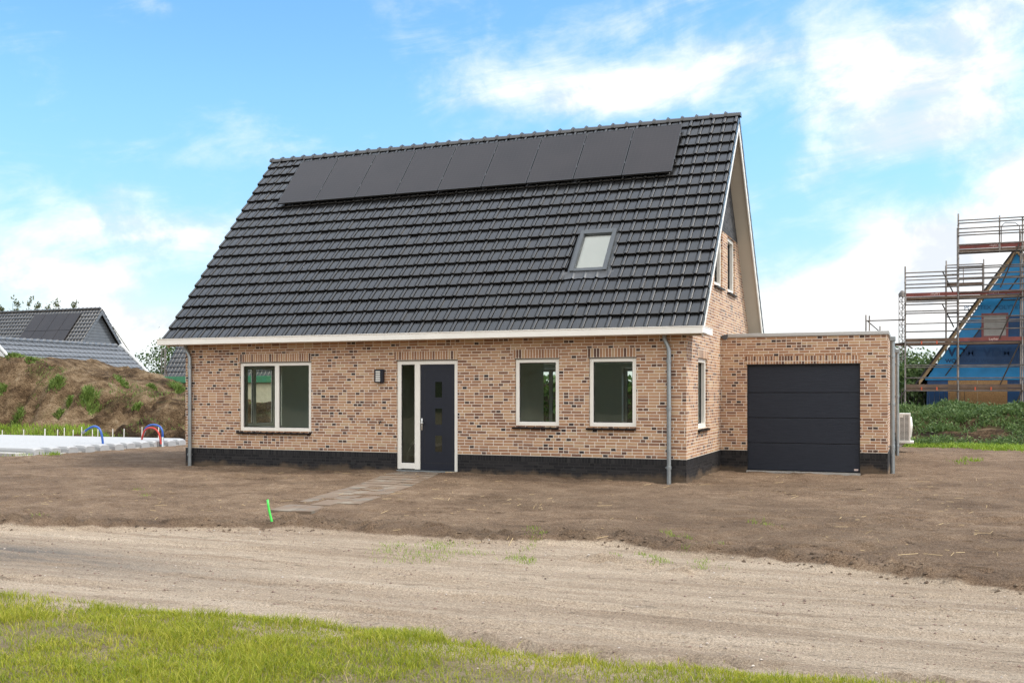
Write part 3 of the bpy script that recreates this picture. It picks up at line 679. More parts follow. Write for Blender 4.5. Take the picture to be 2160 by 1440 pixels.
# garage
mb = MB()
wall_grid(mb, 'x', GY0, -1, L, GX1, ZP, [(L, 3.06), (GX1, 3.06)], [(GD[0], GD[1], ZP, GD[3])], .12)
wall_grid(mb, 'y', GX1, 1, GY0, GY1, ZP, [(GY0, 3.06), (GY1, 3.06)], [], .1)
wall_grid(mb, 'x', GY1, 1, L, GX1, ZP, [(L, 3.06), (GX1, 3.06)], [], .1)
wall_grid(mb, 'y', L+.001, -1, DEP, GY1, ZP, [(DEP, 3.06), (GY1, 3.06)], [], .1)
part(mb, 'garage_wall', 'brick')
mb = MB()
wall_grid(mb, 'x', GY0, -1, L, GX1, -.3, [(L, .37), (GX1, .37)], [(GD[0], GD[1], -.2, .37)], .12); wall_grid(mb, 'y', GX1, 1, GY0, GY1, -.3, [(GY0, ZP), (GY1, ZP)], [], .1)
part(mb, 'garage_plinth', 'dark_brick')
for xa, xb in ((L, GD[0]), (GD[1], GX1)): part(MB().box(xa+.001, xb, GY0-.002, GY0+.1, .37, ZP-.001), 'garage_plinth_cap', 'dark_soldier')
part(MB().box(GD[0]-.04, GD[1]+.0, GY0-.004, GY0+.1, 2.449, 2.625), 'lintel', 'soldier')
part(MB().box(GD[0]-.012, GD[1]+.012, GY0-.008, GY0+.02, 2.432, 2.447), 'lintel_angle', 'black_seal')
mb = MB()
mb.bevbox(L+.16, GX1+.035, GY0-.035, GY0+.22, 3.065, 3.145, .008); mb.bevbox(GX1-.22, GX1+.034, GY0+.221, GY1+.03, 3.065, 3.144, .008)
mb.quad((L, GY0+.2, 3.075), (GX1-.2, GY0+.2, 3.075), (GX1-.2, GY1, 3.075), (L, GY1, 3.075))
part(mb, 'roof_edge', 'coping')
part(MB().prism([(L+.003, GY0-.05, 3.10), (L+.17, GY0-.045, 3.145), (L+.15, GY0-.045, 3.03), (L+.07, GY0-.05, 3.02)], (0, .2, 0)), 'lead_flap', 'lead')
# sectional garage door: four ribbed panels
mb = MB(); zz = [GD[2], .662, 1.232, 1.80, GD[3]]
mb.box(GD[0], GD[0]+.014, GY0+.05, GY0+.12, GD[2], GD[3]); mb.box(GD[1]-.014, GD[1], GY0+.05, GY0+.12, GD[2], GD[3]); mb.box(GD[0]+.014, GD[1]-.014, GY0+.05, GY0+.07, GD[3]-.03, GD[3]-.002)
mb.box(GD[0]+.014, GD[1]-.014, GY0+.10, GY0+.115, GD[2]+.03, GD[3]-.03)
gd = part(mb, 'garage_door', 'black_seal', label='dark anthracite sectional garage door of four ribbed panels')
for k in range(4):
    part(MB().bevbox(GD[0]+.012, GD[1]-.012, GY0+.075, GY0+.098, zz[k]+.006, zz[k+1]-.006, .007), 'door_panel', 'garage', gd)
mb = MB(); mb.box(15.0-.01, 15.085-.01, GY0+.071, GY0+.0745, .085, .125); bdg = part(mb, 'maker_badge', 'letter_white', gd)
part(MB().box(GD[0]-.01, GD[1]+.01, GY0-.05, GY0+.1, -.05, .036), 'door_threshold', 'concrete')

# ---- tiled roof
def tile_slope(mb, x0, x1, ncol, first, rows, y0, z0, dy, dzz, hole=None, lift=.058, prof=None):
    # rows run from the eave (y0, z0) upwards along unit slope (dy, dzz); normal n
    n = (-dzz*math.copysign(1, dy), abs(dy)); ny, nz = (-dzz if dy > 0 else dzz), abs(dy)
    P = prof or [(0, .002), (.05, .008), (.09, .009), (.60, .009), (.606, -.009), (.64, -.009), (.66, -.003), (.695, .014), (.75, .025), (.82, .029), (.885, .027), (.945, .0185), (.958, -.012), (.985, -.012)]
    wtile = (x1-x0-first)/ncol; xs = []; hs = []
    if first:
        for t, h in P:
            if t >= .66: xs.append(x0+(t-.66)/.32*first*.98); hs.append(h)
    for c in range(ncol):
        for t, h in P: xs.append(x0+first+(c+t)*wtile); hs.append(h)
    xs.append(x1); hs.append(0.0)
    xs = np.array(xs); hs = np.array(hs)
    pitch = rows[1]
    for r in range(rows[0]):
        s0 = r*pitch; s1 = (r+1)*pitch+.03
        prof_rows = [(s0+.040, -.030, 0.0), (s0+.006, lift-.022, .8), (s0-.001, lift-.010, .95), (s0+.003, lift-.003, 1.0), (s0+.014, lift, 1.0), (s1, .001, 1.0)]
        i0 = len(mb.v); m_ = len(xs)
        jit = RNG.normal(0, .0032, ncol+2)
        for (s, off, k) in prof_rows:
            for a in range(m_):
                col_ = int(min(max((xs[a]-x0-first)/wtile+1, 0), ncol+1)); h = off+hs[a]*k+(hs[a]*.5 if k == 0 else 0)+jit[col_]*k
                mb.v.append((float(xs[a]), y0+dy*s+ny*h, z0+dzz*s+nz*h))
        for k in range(len(prof_rows)-1):
            for a in range(m_-1):
                if hole and hole[0] < (xs[a]+xs[a+1])/2 < hole[1] and hole[2] < s0+pitch*.5 < hole[3]: continue
                mb.f.append((i0+k*m_+a, i0+k*m_+a+1, i0+(k+1)*m_+a+1, i0+(k+1)*m_+a)); mb.sm.append(True)
SL = math.hypot(RIDGE_Y+EAVE, RIDGE_Z-3.035); uy, uz = (RIDGE_Y+EAVE)/SL, (RIDGE_Z-3.035)/SL
NROW = 19; PITCH = SL/NROW
SKY_X = (9.45, 10.26); s_top = SL-3.875; s_bot = SL-5.165        # skylight
mb = MB(); tile_slope(mb, XL, XR, 49, .08, (NROW, PITCH), -EAVE, 3.035, uy, uz, hole=(SKY_X[0]-.06, SKY_X[1]+.06, s_bot-.10, s_top+.05))
tile_slope(mb, XL, XR, 49, .08, (NROW, PITCH), DEP+EAVE, 3.035, -uy, uz)
# side flaps of the verge tiles
for sgy, yb, dyy in ((1, -EAVE, uy), (-1, DEP+EAVE, -uy)):
    for r in range(NROW):
        s0, s1 = r*PITCH, (r+1)*PITCH+.02; ny_ = -uz*sgy
        for xx, ex in ((XR-.004, .012), (XL-.008, .012)):
            pts = [(s0-.002, .034), (s0-.002, -.075), (s1-.02, -.105), (s1-.02, .0)]
            mb.prism([(xx, yb+dyy*s+ny_*h, 3.035+uz*s+uy*h) for s, h in pts], (ex, 0, 0))
roof = part(mb, 'roof', 'tile', auto=32, label='steep roof of glazed black interlocking tiles')
# under-roof boards so that no light gets in
mb = MB()
for sgy in (1, -1):
    yb = -EAVE if sgy == 1 else DEP+EAVE
    q = lambda x, s, h: (x, yb+sgy*uy*s-sgy*uz*h, 3.035+uz*s+uy*h)
    if sgy == 1:
        for (xa, xb, sa, sb_) in ((XL+.03, SKY_X[0], 0, SL), (SKY_X[1], XR-.03, 0, SL), (SKY_X[0], SKY_X[1], 0, s_bot), (SKY_X[0], SKY_X[1], s_top, SL)):
            mb.quad(q(xa, sa, -.045), q(xb, sa, -.045), q(xb, sb_, -.045), q(xa, sb_, -.045))
    else: mb.quad(q(XL+.03, 0, -.045), q(XR-.03, 0, -.045), q(XR-.03, SL, -.045), q(XL+.03, SL, -.045))
part(mb, 'roof_board', 'membrane_black', roof)
# ridge caps with a raised nose each
mb = MB(); ncap = 38; cw = (XR-XL+.04)/ncap
for k in range(ncap):
    xa = XL-.02+k*cw
    for (p, q, rr, up) in ((xa, xa+cw+.02, (.115, .100), 0.0), (xa-.012, xa+.045, (.128, .126), .012)):
        i0 = len(mb.v); nn = 9
        for xx, r_ in ((p, rr[0]), (q, rr[1])):
            for j in range(nn):
                a = math.pi*(-.06+1.12*j/(nn-1)); mb.v.append((xx, RIDGE_Y-math.cos(a)*r_*1.15, RIDGE_Z-.035+up+math.sin(a)*r_*.82))
        for j in range(nn-1): mb.f.append((i0+j, i0+j+1, i0+nn+j+1, i0+nn+j)); mb.sm.append(True)
        mb.f.append(tuple(i0+j for j in range(nn))); mb.sm.append(False); mb.f.append(tuple(i0+nn+j for j in reversed(range(nn)))); mb.sm.append(False)
    mb.bevbox(xa-.016, xa+.022, RIDGE_Y-.022, RIDGE_Y+.022, RIDGE_Z+.055, RIDGE_Z+.098, .006)
part(mb, 'ridge', 'tile', roof, auto=40)
# barge boards (white strip under the verge tiles) and soffits
for sgy in (1, -1):
    yb = -EAVE if sgy == 1 else DEP+EAVE
    q = lambda x, s, h: (x, yb+sgy*uy*s-sgy*uz*h, 3.035+uz*s+uy*h)
    for xa, xb in ((XR-.030, XR-.010), (XL+.010, XL+.030)):
        smax = SL-.0
        part(MB().prism([q(xa, -.02, -.06), q(xa, smax, -.06), (xa, RIDGE_Y, RIDGE_Z-.24/uy), q(xa, -.02, -.24)], (xb-xa+.006, 0, 0)), 'barge_board', 'white', roof)
    for xa, xb in ((L, XR-.03), (XL+.03, 0)):
        part(MB().quad(q(xa, -.02, -.185), q(xb, -.02, -.185), q(xb, SL, -.185), q(xa, SL, -.185)), 'soffit', 'soffit', roof)
# box gutter, returning round the gable ends
def gut(y0s, ysg):
    mb = MB(); ya, yb = -.45, 0.0
    F = lambda y: y if ysg > 0 else DEP-y
    x0g, x1g = -.475, 12.487
    for (p, q, u_, v_, zl, zh) in ((x0g, x1g, -.45, -.43, 2.93, 3.055), (x0g, x1g, -.43, -.002, 2.93, 2.945), (x0g, x0g+.02, -.43, .585, 2.931, 3.055), (x1g-.02, x1g, -.43, .585, 2.931, 3.055),
                                   (L+.003, x1g-.02, -.002, .585, 2.932, 2.946), (x0g+.02, -.003, -.002, .585, 2.932, 2.946), (L+.003, x1g-.02, .565, .585, 2.946, 3.055), (x0g+.02, -.003, .565, .585, 2.946, 3.055),
                                   (x0g-.006, x1g+.006, -.462, -.43, 3.055, 3.072), (x0g-.006, x0g+.02, -.43, .59, 3.055, 3.072), (x1g-.02, x1g+.006, -.43, .59, 3.055, 3.072)):
        mb.bevbox(p, q, min(F(u_), F(v_)), max(F(u_), F(v_)), zl, zh, .002)
    # lid that closes the end boxes
    for p, q in ((L+.003, x1g-.02), (x0g+.02, -.003)): mb.quad((p, F(-.43), 3.03), (q, F(-.43), 3.03), (q, F(.565), 3.03), (p, F(.565), 3.03))
    return mb
part(gut(0, 1), 'gutter', 'fascia', label='off white box gutter along the front eave'); part(gut(0, -1), 'gutter', 'fascia')
# down pipes
def downpipe(x, xt, y, zt, zb, brackets, r=.043, axis='x'):
    mb = MB()
    if axis == 'x': pts = [(xt, y+.02, zt), (xt, y+.01, zt-.08), (x-(x-xt)*.35, y+.0, zt-.20), (x, y, zt-.30), (x, y, zb)]
    else: pts = [(x, y, zt), (x, y, zb)]
    mb.tube(pts, r, 14)
    dp = part(mb, 'downpipe', 'zinc', auto=50)
    for z in brackets:
        b = MB(); b.tube([(x, y, z-.035), (x, y, z-.030), (x, y, z+.03), (x, y, z+.035)], [r+.002, r+.009, r+.009, r+.002], 14)
        b.box(x-.02 if axis == 'x' else x-.09, x+.02, y if axis == 'x' else y-.02, y+.085 if axis == 'x' else y+.02, z-.012, z+.012)
        b.tube([(x-r-.022, y-.01, z), (x-r, y-.01, z)], .012, 6)
        part(b, 'bracket', 'zinc', dp, auto=50)
    return dp
downpipe(.185, .045, -.075, 2.94, -.03, (2.42, 1.50, .33)); downpipe(11.755, 11.66, -.075, 2.94, -.03, (2.42, 1.49, .33))
downpipe(GX1+.095, 0, 4.05, 3.03, -.03, (2.6, 1.55, .62), .05, 'y'); downpipe(GX1+.095, 0, 10.9, 3.0, -.03, (2.6, 1.7, .3), .05, 'y')
for yy in (4.05, 10.9):
    part(MB().bevbox(GX1+.036, GX1+.16, yy-.09, yy+.09, 2.93, 3.03, .01), 'rain_head', 'zinc')
mb = MB(); mb.tube([(5.31, .0, 1.15), (5.31, -.06, 1.15), (5.31, -.085, 1.10)], .011, 8); mb.box(5.28, 5.35, -.05, -.035, 1.165, 1.18)
part(mb, 'outside_tap', 'black_seal')

# roof window
q = lambda x, s, h: (x, -EAVE+uy*s-uz*h, 3.035+uz*s+uy*h)
def slopebox(mb, x0, x1, s0, s1, h0, h1):
    i = len(mb.v)
    mb.v.extend([q(x, s, h) for h in (h0, h1) for x, s in ((x0, s0), (x1, s0), (x1, s1), (x0, s1))])
    for f in ((0, 3, 2, 1), (4, 5, 6, 7), (0, 1, 5, 4), (1, 2, 6, 5), (2, 3, 7, 6), (3, 0, 4, 7)): mb.f.append(tuple(i+k for k in f)); mb.sm.append(False)
    return mb
mb = MB(); x0s, x1s = SKY_X
slopebox(mb, x0s, x0s+.085, s_bot, s_top, -.04, .085); slopebox(mb, x1s-.085, x1s, s_bot, s_top, -.04, .085)
slopebox(mb, x0s+.085, x1s-.085, s_top-.13, s_top, -.04, .095); slopebox(mb, x0s+.085, x1s-.085, s_bot, s_bot+.085, -.04, .075)
slopebox(mb, x0s+.088, x0s+.10, s_bot+.085, s_top-.13, .0, .07); slopebox(mb, x1s-.10, x1s-.088, s_bot+.085, s_top-.13, .0, .07)
slopebox(mb, x0s-.06, x0s-.002, s_bot-.02, s_top+.06, -.03, .03); slopebox(mb, x1s+.002, x1s+.06, s_bot-.02, s_top+.06, -.03, .03); slopebox(mb, x0s-.002, x1s+.002, s_top+.002, s_top+.06, -.03, .04)
slk = part(mb, 'skylight', 'skyframe')
mb = MB(); mb.quad(q(x0s+.1, s_bot+.085, .035), q(x1s-.1, s_bot+.085, .035), q(x1s-.1, s_top-.13, .035), q(x0s+.1, s_top-.13, .035)); part(mb, 'pane', 'glass', slk)
mb = MB(); mb.quad(q(x0s+.09, s_bot+.08, .005), q(x1s-.09, s_bot+.08, .005), q(x1s-.09, s_top-.12, .005), q(x0s+.09, s_top-.12, .005)); part(mb, 'reflection_sheet', 'reflection_sheet', slk)  # pale sheet under the pane stands in for the reflected bright sky
# lead apron dressed over the tiles below
mb = MB(); nx_ = 72; i0 = len(mb.v); wt_ = (XR-XL-.08)/49
for k in range(nx_+1):
    x = x0s-.16+(x1s-x0s+.32)*k/nx_; t = (((x-XL-.08)/wt_) % 1); hmp = .037*math.exp(-((t-.82)/.085)**2)
    mb.v.append(q(x, s_bot+.0, .05)); mb.v.append(q(x, s_bot-.06, .038+hmp*.6)); mb.v.append(q(x, s_bot-.20-.008*math.sin(x*31), .036+hmp))
for k in range(nx_):
    for j in range(2): mb.f.append((i0+3*k+j, i0+3*k+3+j, i0+3*k+4+j, i0+3*k+1+j)); mb.sm.append(True)
part(mb, 'apron', 'lead', slk)

# ---- nine solar panels on the front slope, each a thing
PX = [.80, 1.79, 3.0, 4.16, 5.31, 6.47, 7.65, 8.86, 10.02, 11.215]
PX = list(np.linspace(.80, 11.215, 10)); sp0, sp1 = SL-2.13, SL-.385
where = ['leftmost solar panel of the row, nearest the left end of the roof', 'second solar panel from the left end of the roof', 'third solar panel from the left end of the roof',
         'fourth solar panel from the left, just left of the middle panel', 'middle solar panel of the nine on the black roof', 'fourth solar panel from the right, just right of the middle panel',
         'third solar panel from the right, above and left of the skylight', 'second solar panel from the right, above the skylight', 'rightmost solar panel of the row, nearest the right gable']
for k in range(9):
    pn = empty('solar_panel', q((PX[k]+PX[k+1])/2, (sp0+sp1)/2, .05), where[k], 'solar panel', 'black solar panels in a row below the ridge')
    xa, xb = PX[k]+.011, PX[k+1]-.011
    mb = MB(); slopebox(mb, xa, xa+.012, sp0, sp1, .125, .167); slopebox(mb, xb-.012, xb, sp0, sp1, .125, .167); slopebox(mb, xa+.012, xb-.012, sp0, sp0+.012, .125, .167); slopebox(mb, xa+.012, xb-.012, sp1-.012, sp1, .125, .167)
    mb.build('panel_frame', M['pv_frame'], pn)
    mb = MB(); slopebox(mb, xa+.012, xb-.012, sp0+.012, sp1-.012, .13, .164); mb.build('cell_sheet', M['pv'], pn)
    for s_ in (sp0+.44, sp1-.44):
        mb = MB(); slopebox(mb, xa, xb+.02, s_-.02, s_+.02, .06, .124); rl = mb.build('mounting_rail', M['pv_frame'], pn)
        mb = MB(); slopebox(mb, xb+.0005, xb+.018, s_-.035, s_+.035, .1242, .175); mb.build('clamp', M['pv_frame'], rl)

# ---- lamp by the door
lp = empty('wall_lamp', (5.30, -.01, 2.03), 'dark wall lantern with five white louvre slots left of the front door', 'lamp')
MB().bevbox(5.195, 5.405, -.10, -.002, 2.025, 2.315, .008).build('lamp_body', M['anthracite'], lp)
mb = MB(); mb.box(5.235, 5.345, -.104, -.098, 2.045, 2.29); mb.build('diffuser', M['ac_white'], lp)
mb = MB()
for k in range(6): mb.box(5.230, 5.350, -.112, -.1045, 2.036+.048*k, 2.048+.048*k)
mb.build('louvre', M['anthracite'], lp)

# ---- heat pump on the garage side wall
ac = empty('heat_pump', (15.95, 13.1, .36), 'white outdoor heat pump unit hung on the garage side wall', 'heat pump')
ax0, ax1, ay0, ay1, az0, az1 = 15.80, 16.12, 12.4, 13.25, .37, 1.19
mb = MB(); mb.bevbox(ax0, ax1, ay0+.012, ay1, az0, az1, .012)
for (p, q_, zl, zh) in ((ax0, ax0+.03, az0, az1), (ax1-.05, ax1, az0, az1), (ax0+.03, ax1-.05, az1-.05, az1), (ax0+.03, ax1-.05, az0, az0+.03)): mb.bevbox(p, q_, ay0-.008, ay0+.011, zl, zh, .004)
mb.build('casing', M['ac_white'], ac)
MB().box(ax0+.03, ax1-.05, ay0+.004, ay0+.0115, az0+.03, az1-.05).build('coil', M['ac_dark'], ac)
mb = MB()
for k in range(21):
    z = az0+.045+k*.0345; mb.box(ax0+.031, ax1-.051, ay0-.006, ay0+.0035, z, z+.014)
mb.box((ax0+ax1)/2-.015, (ax0+ax1)/2-.003, ay0-.0075, ay0+.0030, az0+.03, az1-.05); mb.box(ax0+.031, ax0+.12, ay0-.0072, ay0+.003, az1-.11, az1-.052)
mb.build('grille', M['ac_white'], ac)
mb = MB(); ring = [(ax1+.001, ay0+.46+.27*math.cos(t), az0+.42+.27*math.sin(t)) for t in np.linspace(0, 2*math.pi, 29)]
for rr in (.27, .2, .13, .06): mb.tube([(ax1+.03+.03*(1-rr/.27), ay0+.46+rr*math.cos(t), az0+.42+rr*math.sin(t)) for t in np.linspace(0, 2*math.pi, 25)], .008, 6)
mb.tube([(ax1, ay0+.46+.28*math.cos(t), az0+.42+.28*math.sin(t)) for t in np.linspace(0, 2*math.pi, 25)], .03, 8)
mb.build('fan_guard', M['ac_white'], ac)
mb = MB(); mb.bevbox(15.69, ax1+.09, ay0-.06, ay1+.05, az0-.055, az0-.006, .006); mb.prism([(15.69, ay0+.1, az0-.05), (15.69, ay0+.1, az0-.3), (15.99, ay0+.1, az0-.06)], (0, .04, 0)); mb.prism([(15.69, ay1-.1, az0-.05), (15.69, ay1-.1, az0-.3), (15.99, ay1-.1, az0-.06)], (0, .04, 0))
mb.build('wall_bracket', M['ac_white'], ac)
MB().tube([(15.69, ay0-.02, az0+.22), (15.75, ay0-.03, az0+.2), (15.80, ay0+.05, az0+.15)], .035, 8).build('pipe', M['ac_dark'], ac)

# ------------------------------------------------------------------ earth heap at the left, bank at the right
def Hm(x, y):
    h = np.interp(x, [-60, -26, -21.3, -19.6, -18.5, -17.2, -15.3, -14.4, -12.4, -11.2, -8, -4, -1], [3.0, 3.5, 3.5, 3.4, 3.02, 2.80, 2.38, 1.98, 1.78, 1.62, 1.40, .95, -.2])
    base = 9.0+np.interp(x, [-30, -13, -11.5, -8, 0], [1.7, 1.3, .2, .0, .6])+.9*(fbm(x*.6, y*.2, 3, 71)-.5)
    h = h*.98; t = np.clip((y-base)/(13.4-base), 0, 1); prof = .35*t+.65*ss(t, 0, 1)
    z = h*prof*(1-ss(y, 17.5, 27))
    gl = ss(prof, .02, .2)*(1-.4*ss(prof, .85, 1))
    z = z+gl*(.75*(fbm(x*.55, y*.55, 4, 72)-.5)+.34*(fbm(x*1.9, y*1.9, 4, 73)-.5)+.22*(fbm(x*4.5, y*4.5, 4, 74)-.5))
    z = z-gl*.55*np.abs(fbm(x*1.3, y*.4, 4, 75)-.5)*2-gl*.25*ss(fbm(x*.8, y*1.5, 3, 76), .52, .6)
    strip = .45*np.exp(-((y-base+.4)/.9)**2)*ss(-x, 11, 12.5)
    return z+strip-.12*(1-ss(y, base-1.2, base-.3))
mx = np.arange(-46, -.5, .14); my = np.concatenate([np.arange(7.6, 14.6, .11), np.arange(14.6, 27.5, .5)])
def field(name, xs, ys, f, mt, kind='structure'):
    X, Y = np.meshgrid(xs, ys); Z = f(X, Y); V = np.stack([X.ravel(), Y.ravel(), Z.ravel()], 1); n = len(xs)
    i, j = np.meshgrid(np.arange(n-1), np.arange(len(ys)-1)); b_ = (j*n+i).ravel()
    return tag(np_mesh(name, V, np.stack([b_, b_+1, b_+1+n, b_+n], 1), M[mt], smooth=True), kind=kind)
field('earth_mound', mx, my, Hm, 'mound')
def Hb(x, y):
    h = 1.22+.55*(fbm(x*.35, y*.25, 3, 81)-.5)
    z = h*ss(y, 16.9, 22.5)*(1-ss(y, 24.5, 28.5))+.5*(fbm(x*.8, y*.8, 3, 82)-.5)*ss(y, 16.6, 19)
    return z*ss(x, 13.5, 16)+.02-.16*(1-ss(y, 16.0, 17.2))
field('earth_bank', np.arange(12.5, 48, .2), np.arange(15.4, 29, .2), Hb, 'mound')
def hit(u, v, f, d0=24, d1=75):
    r = ray(u, v); prev = None
    for d in np.arange(d0, d1, .08):
        p = CAM+r*d
        if p.z <= float(f(np.array(p.x), np.array(p.y))): return p
    return CAM+r*d1

# ------------------------------------------------------------------ foliage generators
def blades(name, P, hgt, wid, lean, mt, parent=None, loc=(0, 0, 0)):
    n = len(P); a = RNG.uniform(0, 2*np.pi, n); la = RNG.uniform(0, 2*np.pi, n)
    sx, sy = np.cos(a)*wid*.5, np.sin(a)*wid*.5; lx, ly = np.cos(la)*lean*hgt, np.sin(la)*lean*hgt
    V = np.zeros((n, 6, 3))
    for k, (f, wv, lf) in enumerate(((0, 1, 0), (.55, .8, .35), (1, .12, 1))):
        zc = hgt*f*(1-.25*lean*f)
        V[:, 2*k] = np.stack([P[:, 0]-sx*wv+lx*lf, P[:, 1]-sy*wv+ly*lf, P[:, 2]+zc], 1); V[:, 2*k+1] = np.stack([P[:, 0]+sx*wv+lx*lf, P[:, 1]+sy*wv+ly*lf, P[:, 2]+zc], 1)
    b_ = (np.arange(n)*6)[:, None]
    F = np.concatenate([b_+np.array([[0, 1, 3, 2]]), b_+np.array([[2, 3, 5, 4]])])
    return np_mesh(name, V.reshape(-1, 3), F, M[mt], parent, loc)
def leaves(name, C, size, mt, parent=None, loc=(0, 0, 0), flat=.0):
    n = len(C); nrm = RNG.normal(size=(n, 3)); nrm[:, 2] += flat; nrm /= np.linalg.norm(nrm, axis=1)[:, None]
    t = RNG.normal(size=(n, 3)); t -= nrm*(t*nrm).sum(1)[:, None]; t /= np.linalg.norm(t, axis=1)[:, None]; b_ = np.cross(nrm, t)
    s = (size*RNG.uniform(.6, 1.3, n))[:, None]
    V = np.stack([C-t*s*.5, C+b_*s*.28, C+t*s*.5, C-b_*s*.28], 1).reshape(-1, 3)
    return np_mesh(name, V, np.arange(4*n).reshape(n, 4), M[mt], parent, loc)
def tree(name, label, loc, h, cr, n, lsz, mt='leaf', cat='tree', group=None, narrow=False, trunk=.12):
    t = empty(name, loc, label, cat, group); x0, y0, z0 = loc
    mb = MB(); top = h*.92 if narrow else h*.62
    mb.tube([(x0, y0, z0-.2), (x0+.05*cr, y0, z0+top*.5), (x0-.03*cr, y0, z0+top)], [trunk, trunk*.7, trunk*.2], 7)
    lim = []
    for k in range(10 if not narrow else 14):
        zz_ = z0+h*(.28+.6*k/14); a = RNG.uniform(0, 6.28); ln = cr*RNG.uniform(.5, .85)*(1-.6*(k/14) if narrow else 1)
        e = (x0+math.cos(a)*ln, y0+math.sin(a)*ln, zz_+ln*(.9 if narrow else .45)); lim.append(e)
        mb.tube([(x0, y0, zz_), ((x0+e[0])/2, (y0+e[1])/2, (zz_+e[2])/2-.05*ln), e], [trunk*.35, trunk*.22, .01], 5)
    mb.build('trunk', M['bark'], t)
    if narrow:
        nb_ = 26; f0 = RNG.uniform(.15, .93, nb_); ab = RNG.uniform(0, 6.28, nb_); lb_ = cr*(1.25-f0)*RNG.uniform(.5, 1.3, nb_); k = RNG.integers(0, nb_, n); t_ = RNG.uniform(0, 1, n)
        f0[0] = .9; lb_[0] = .25; lean_ = RNG.normal(0, .05*h)
        C = np.stack([x0+np.cos(ab[k])*lb_[k]*t_+lean_*f0[k]**2, y0+np.sin(ab[k])*lb_[k]*t_, z0+h*f0[k]+t_*lb_[k]*1.5], 1)+RNG.normal(0, .13, (n, 3))
    else:
        nc = 60; cc = RNG.normal(size=(nc, 3)); cc /= np.linalg.norm(cc, axis=1)[:, None]; cc *= (RNG.uniform(.45, 1.0, nc)**.6)[:, None]
        cc = cc*np.array([cr, cr, h*.40])+np.array([x0, y0, z0+h*.58]); k = RNG.integers(0, nc, n)
        C = cc[k]+RNG.normal(size=(n, 3))*np.array([cr*.19, cr*.19, h*.07])
    leaves('crown', C, np.full(n, lsz), mt, t)
    return t
# weeds on the heap: the clumps one can tell apart
CL = [(30, 750, 1.5, .35, 'weed tuft on the crest of the earth heap, nearest the left edge'), (5, 826, .8, .35, 'weed clump halfway up the heap, cut by the left edge of the photo'),
      (35, 890, .9, .5, 'tall green weed clump low on the heap above the grass strip'), (119, 810, 1.1, .5, 'weed clump high on the heap, left of the largest clump'),
      (147, 852, .5, .35, 'small weed clump between the largest clump and the low ones'), (191, 842, 1.5, .6, 'largest weed clump in the middle of the heap'),
      (124, 880, .6, .4, 'small weed clump low on the heap under the high clump'), (291, 860, .8, .35, 'weed clump low on the dark right part of the heap'),
      (258, 808, 1.1, .4, 'weed clump on the crest below the grey roof end'), (319, 822, .8, .35, 'weed clump on the crest under the green edged shed'),
      (67, 765, .9, .3, 'flat weed tuft just under the crest of the heap'), (375, 822, 1.2, .6, 'weeds on the crest beside the left corner of the house')]
for (u, v, wd, hh, lb) in CL:
    p = hit(u, v, Hm, 34); wd *= .8; n = int(380*wd)
    dx_ = np.clip(RNG.normal(0, wd*.19, n), -wd*.34, wd*.34); dy_ = np.clip(RNG.normal(0, wd*.15, n), -wd*.28, wd*.28); X = p.x+dx_; Y = p.y+dy_
    P = np.stack([X, Y, Hm(X, Y)-.03], 1); hg = .6*hh*RNG.uniform(.4, 1.2, n)*np.exp(-(dx_/(wd*.55))**2)
    tag(blades('weed_clump', P, hg, np.full(n, .05), RNG.uniform(.2, .95, n), 'weed', loc=tuple(p)), lb, 'weeds', 'weed clumps on the earth heap')
# sparse greenery all over the crest and grass at the foot of the heap
n = 5200; X = RNG.uniform(-24, -10.6, n); Y = 8.75+RNG.uniform(0, 1.0, n)+np.clip(-X-11, 0, 3)*.12
keep = RNG.uniform(0, 1, n) < ss(-X, 10.7, 12.2)*(.5+.5*vn(X*1.3, Y, 3)); X, Y = X[keep], Y[keep]
tag(blades('grass', np.stack([X, Y, np.maximum(Hm(X, Y), H(X, Y))-.03], 1), RNG.uniform(.10, .30, len(X)), np.full(len(X), .03), RNG.uniform(.1, .6, len(X)), 'lime'), kind='stuff')
n = 26000; X = RNG.uniform(-26, -8, n); Y = RNG.uniform(9.4, 15.5, n); mk = fbm(X*.9, Y*.9, 4, 91); keep = (mk > .6)&(RNG.uniform(0, 1, n) < .22*ss(mk, .62, .75)+.16*ss(Y, 12.8, 13.6)*ss(mk, .56, .66)); X, Y = X[keep], Y[keep]
tag(blades('sparse_weeds', np.stack([X, Y, Hm(X, Y)-.02], 1), RNG.uniform(.06, .2, len(X)), np.full(len(X), .03), RNG.uniform(.1, .8, len(X)), 'weed'), kind='stuff')
# bank at the right: dense weeds with bare earth showing, lime grass along its foot
nc = 2300; cx_ = RNG.uniform(14.6, 34, nc); cy_ = RNG.uniform(16.6, 25.5, nc)
bare = fbm(cx_*.55, cy_*.6, 4, 95); k = bare < .535+.05*(cy_ > 22); cx_, cy_ = cx_[k], cy_[k]
big = .09+.42*fbm(cx_*.6, cy_*.6, 3, 96)**1.6
rep = 30; X = np.repeat(cx_, rep)+RNG.normal(0, .17, len(cx_)*rep); Y = np.repeat(cy_, rep)+RNG.normal(0, .17, len(cx_)*rep); hb = np.repeat(big, rep)*RNG.uniform(.5, 1.5, len(X))
tag(blades('weeds', np.stack([X, Y, Hb(X, Y)-.04], 1), hb, RNG.uniform(.02, .06, len(X)), RNG.uniform(.3, 1.25, len(X)), 'bank_leaf'), kind='stuff')
kk = RNG.uniform(0, 1, len(X)) < .45; Zl = Hb(X[kk], Y[kk])+hb[kk]*RNG.uniform(.2, .95, kk.sum())
tag(leaves('leafy_weeds', np.stack([X[kk]+RNG.normal(0, .06, kk.sum()), Y[kk]+RNG.normal(0, .06, kk.sum()), Zl], 1), np.full(kk.sum(), .11), 'bank_leaf', flat=.8), kind='stuff')
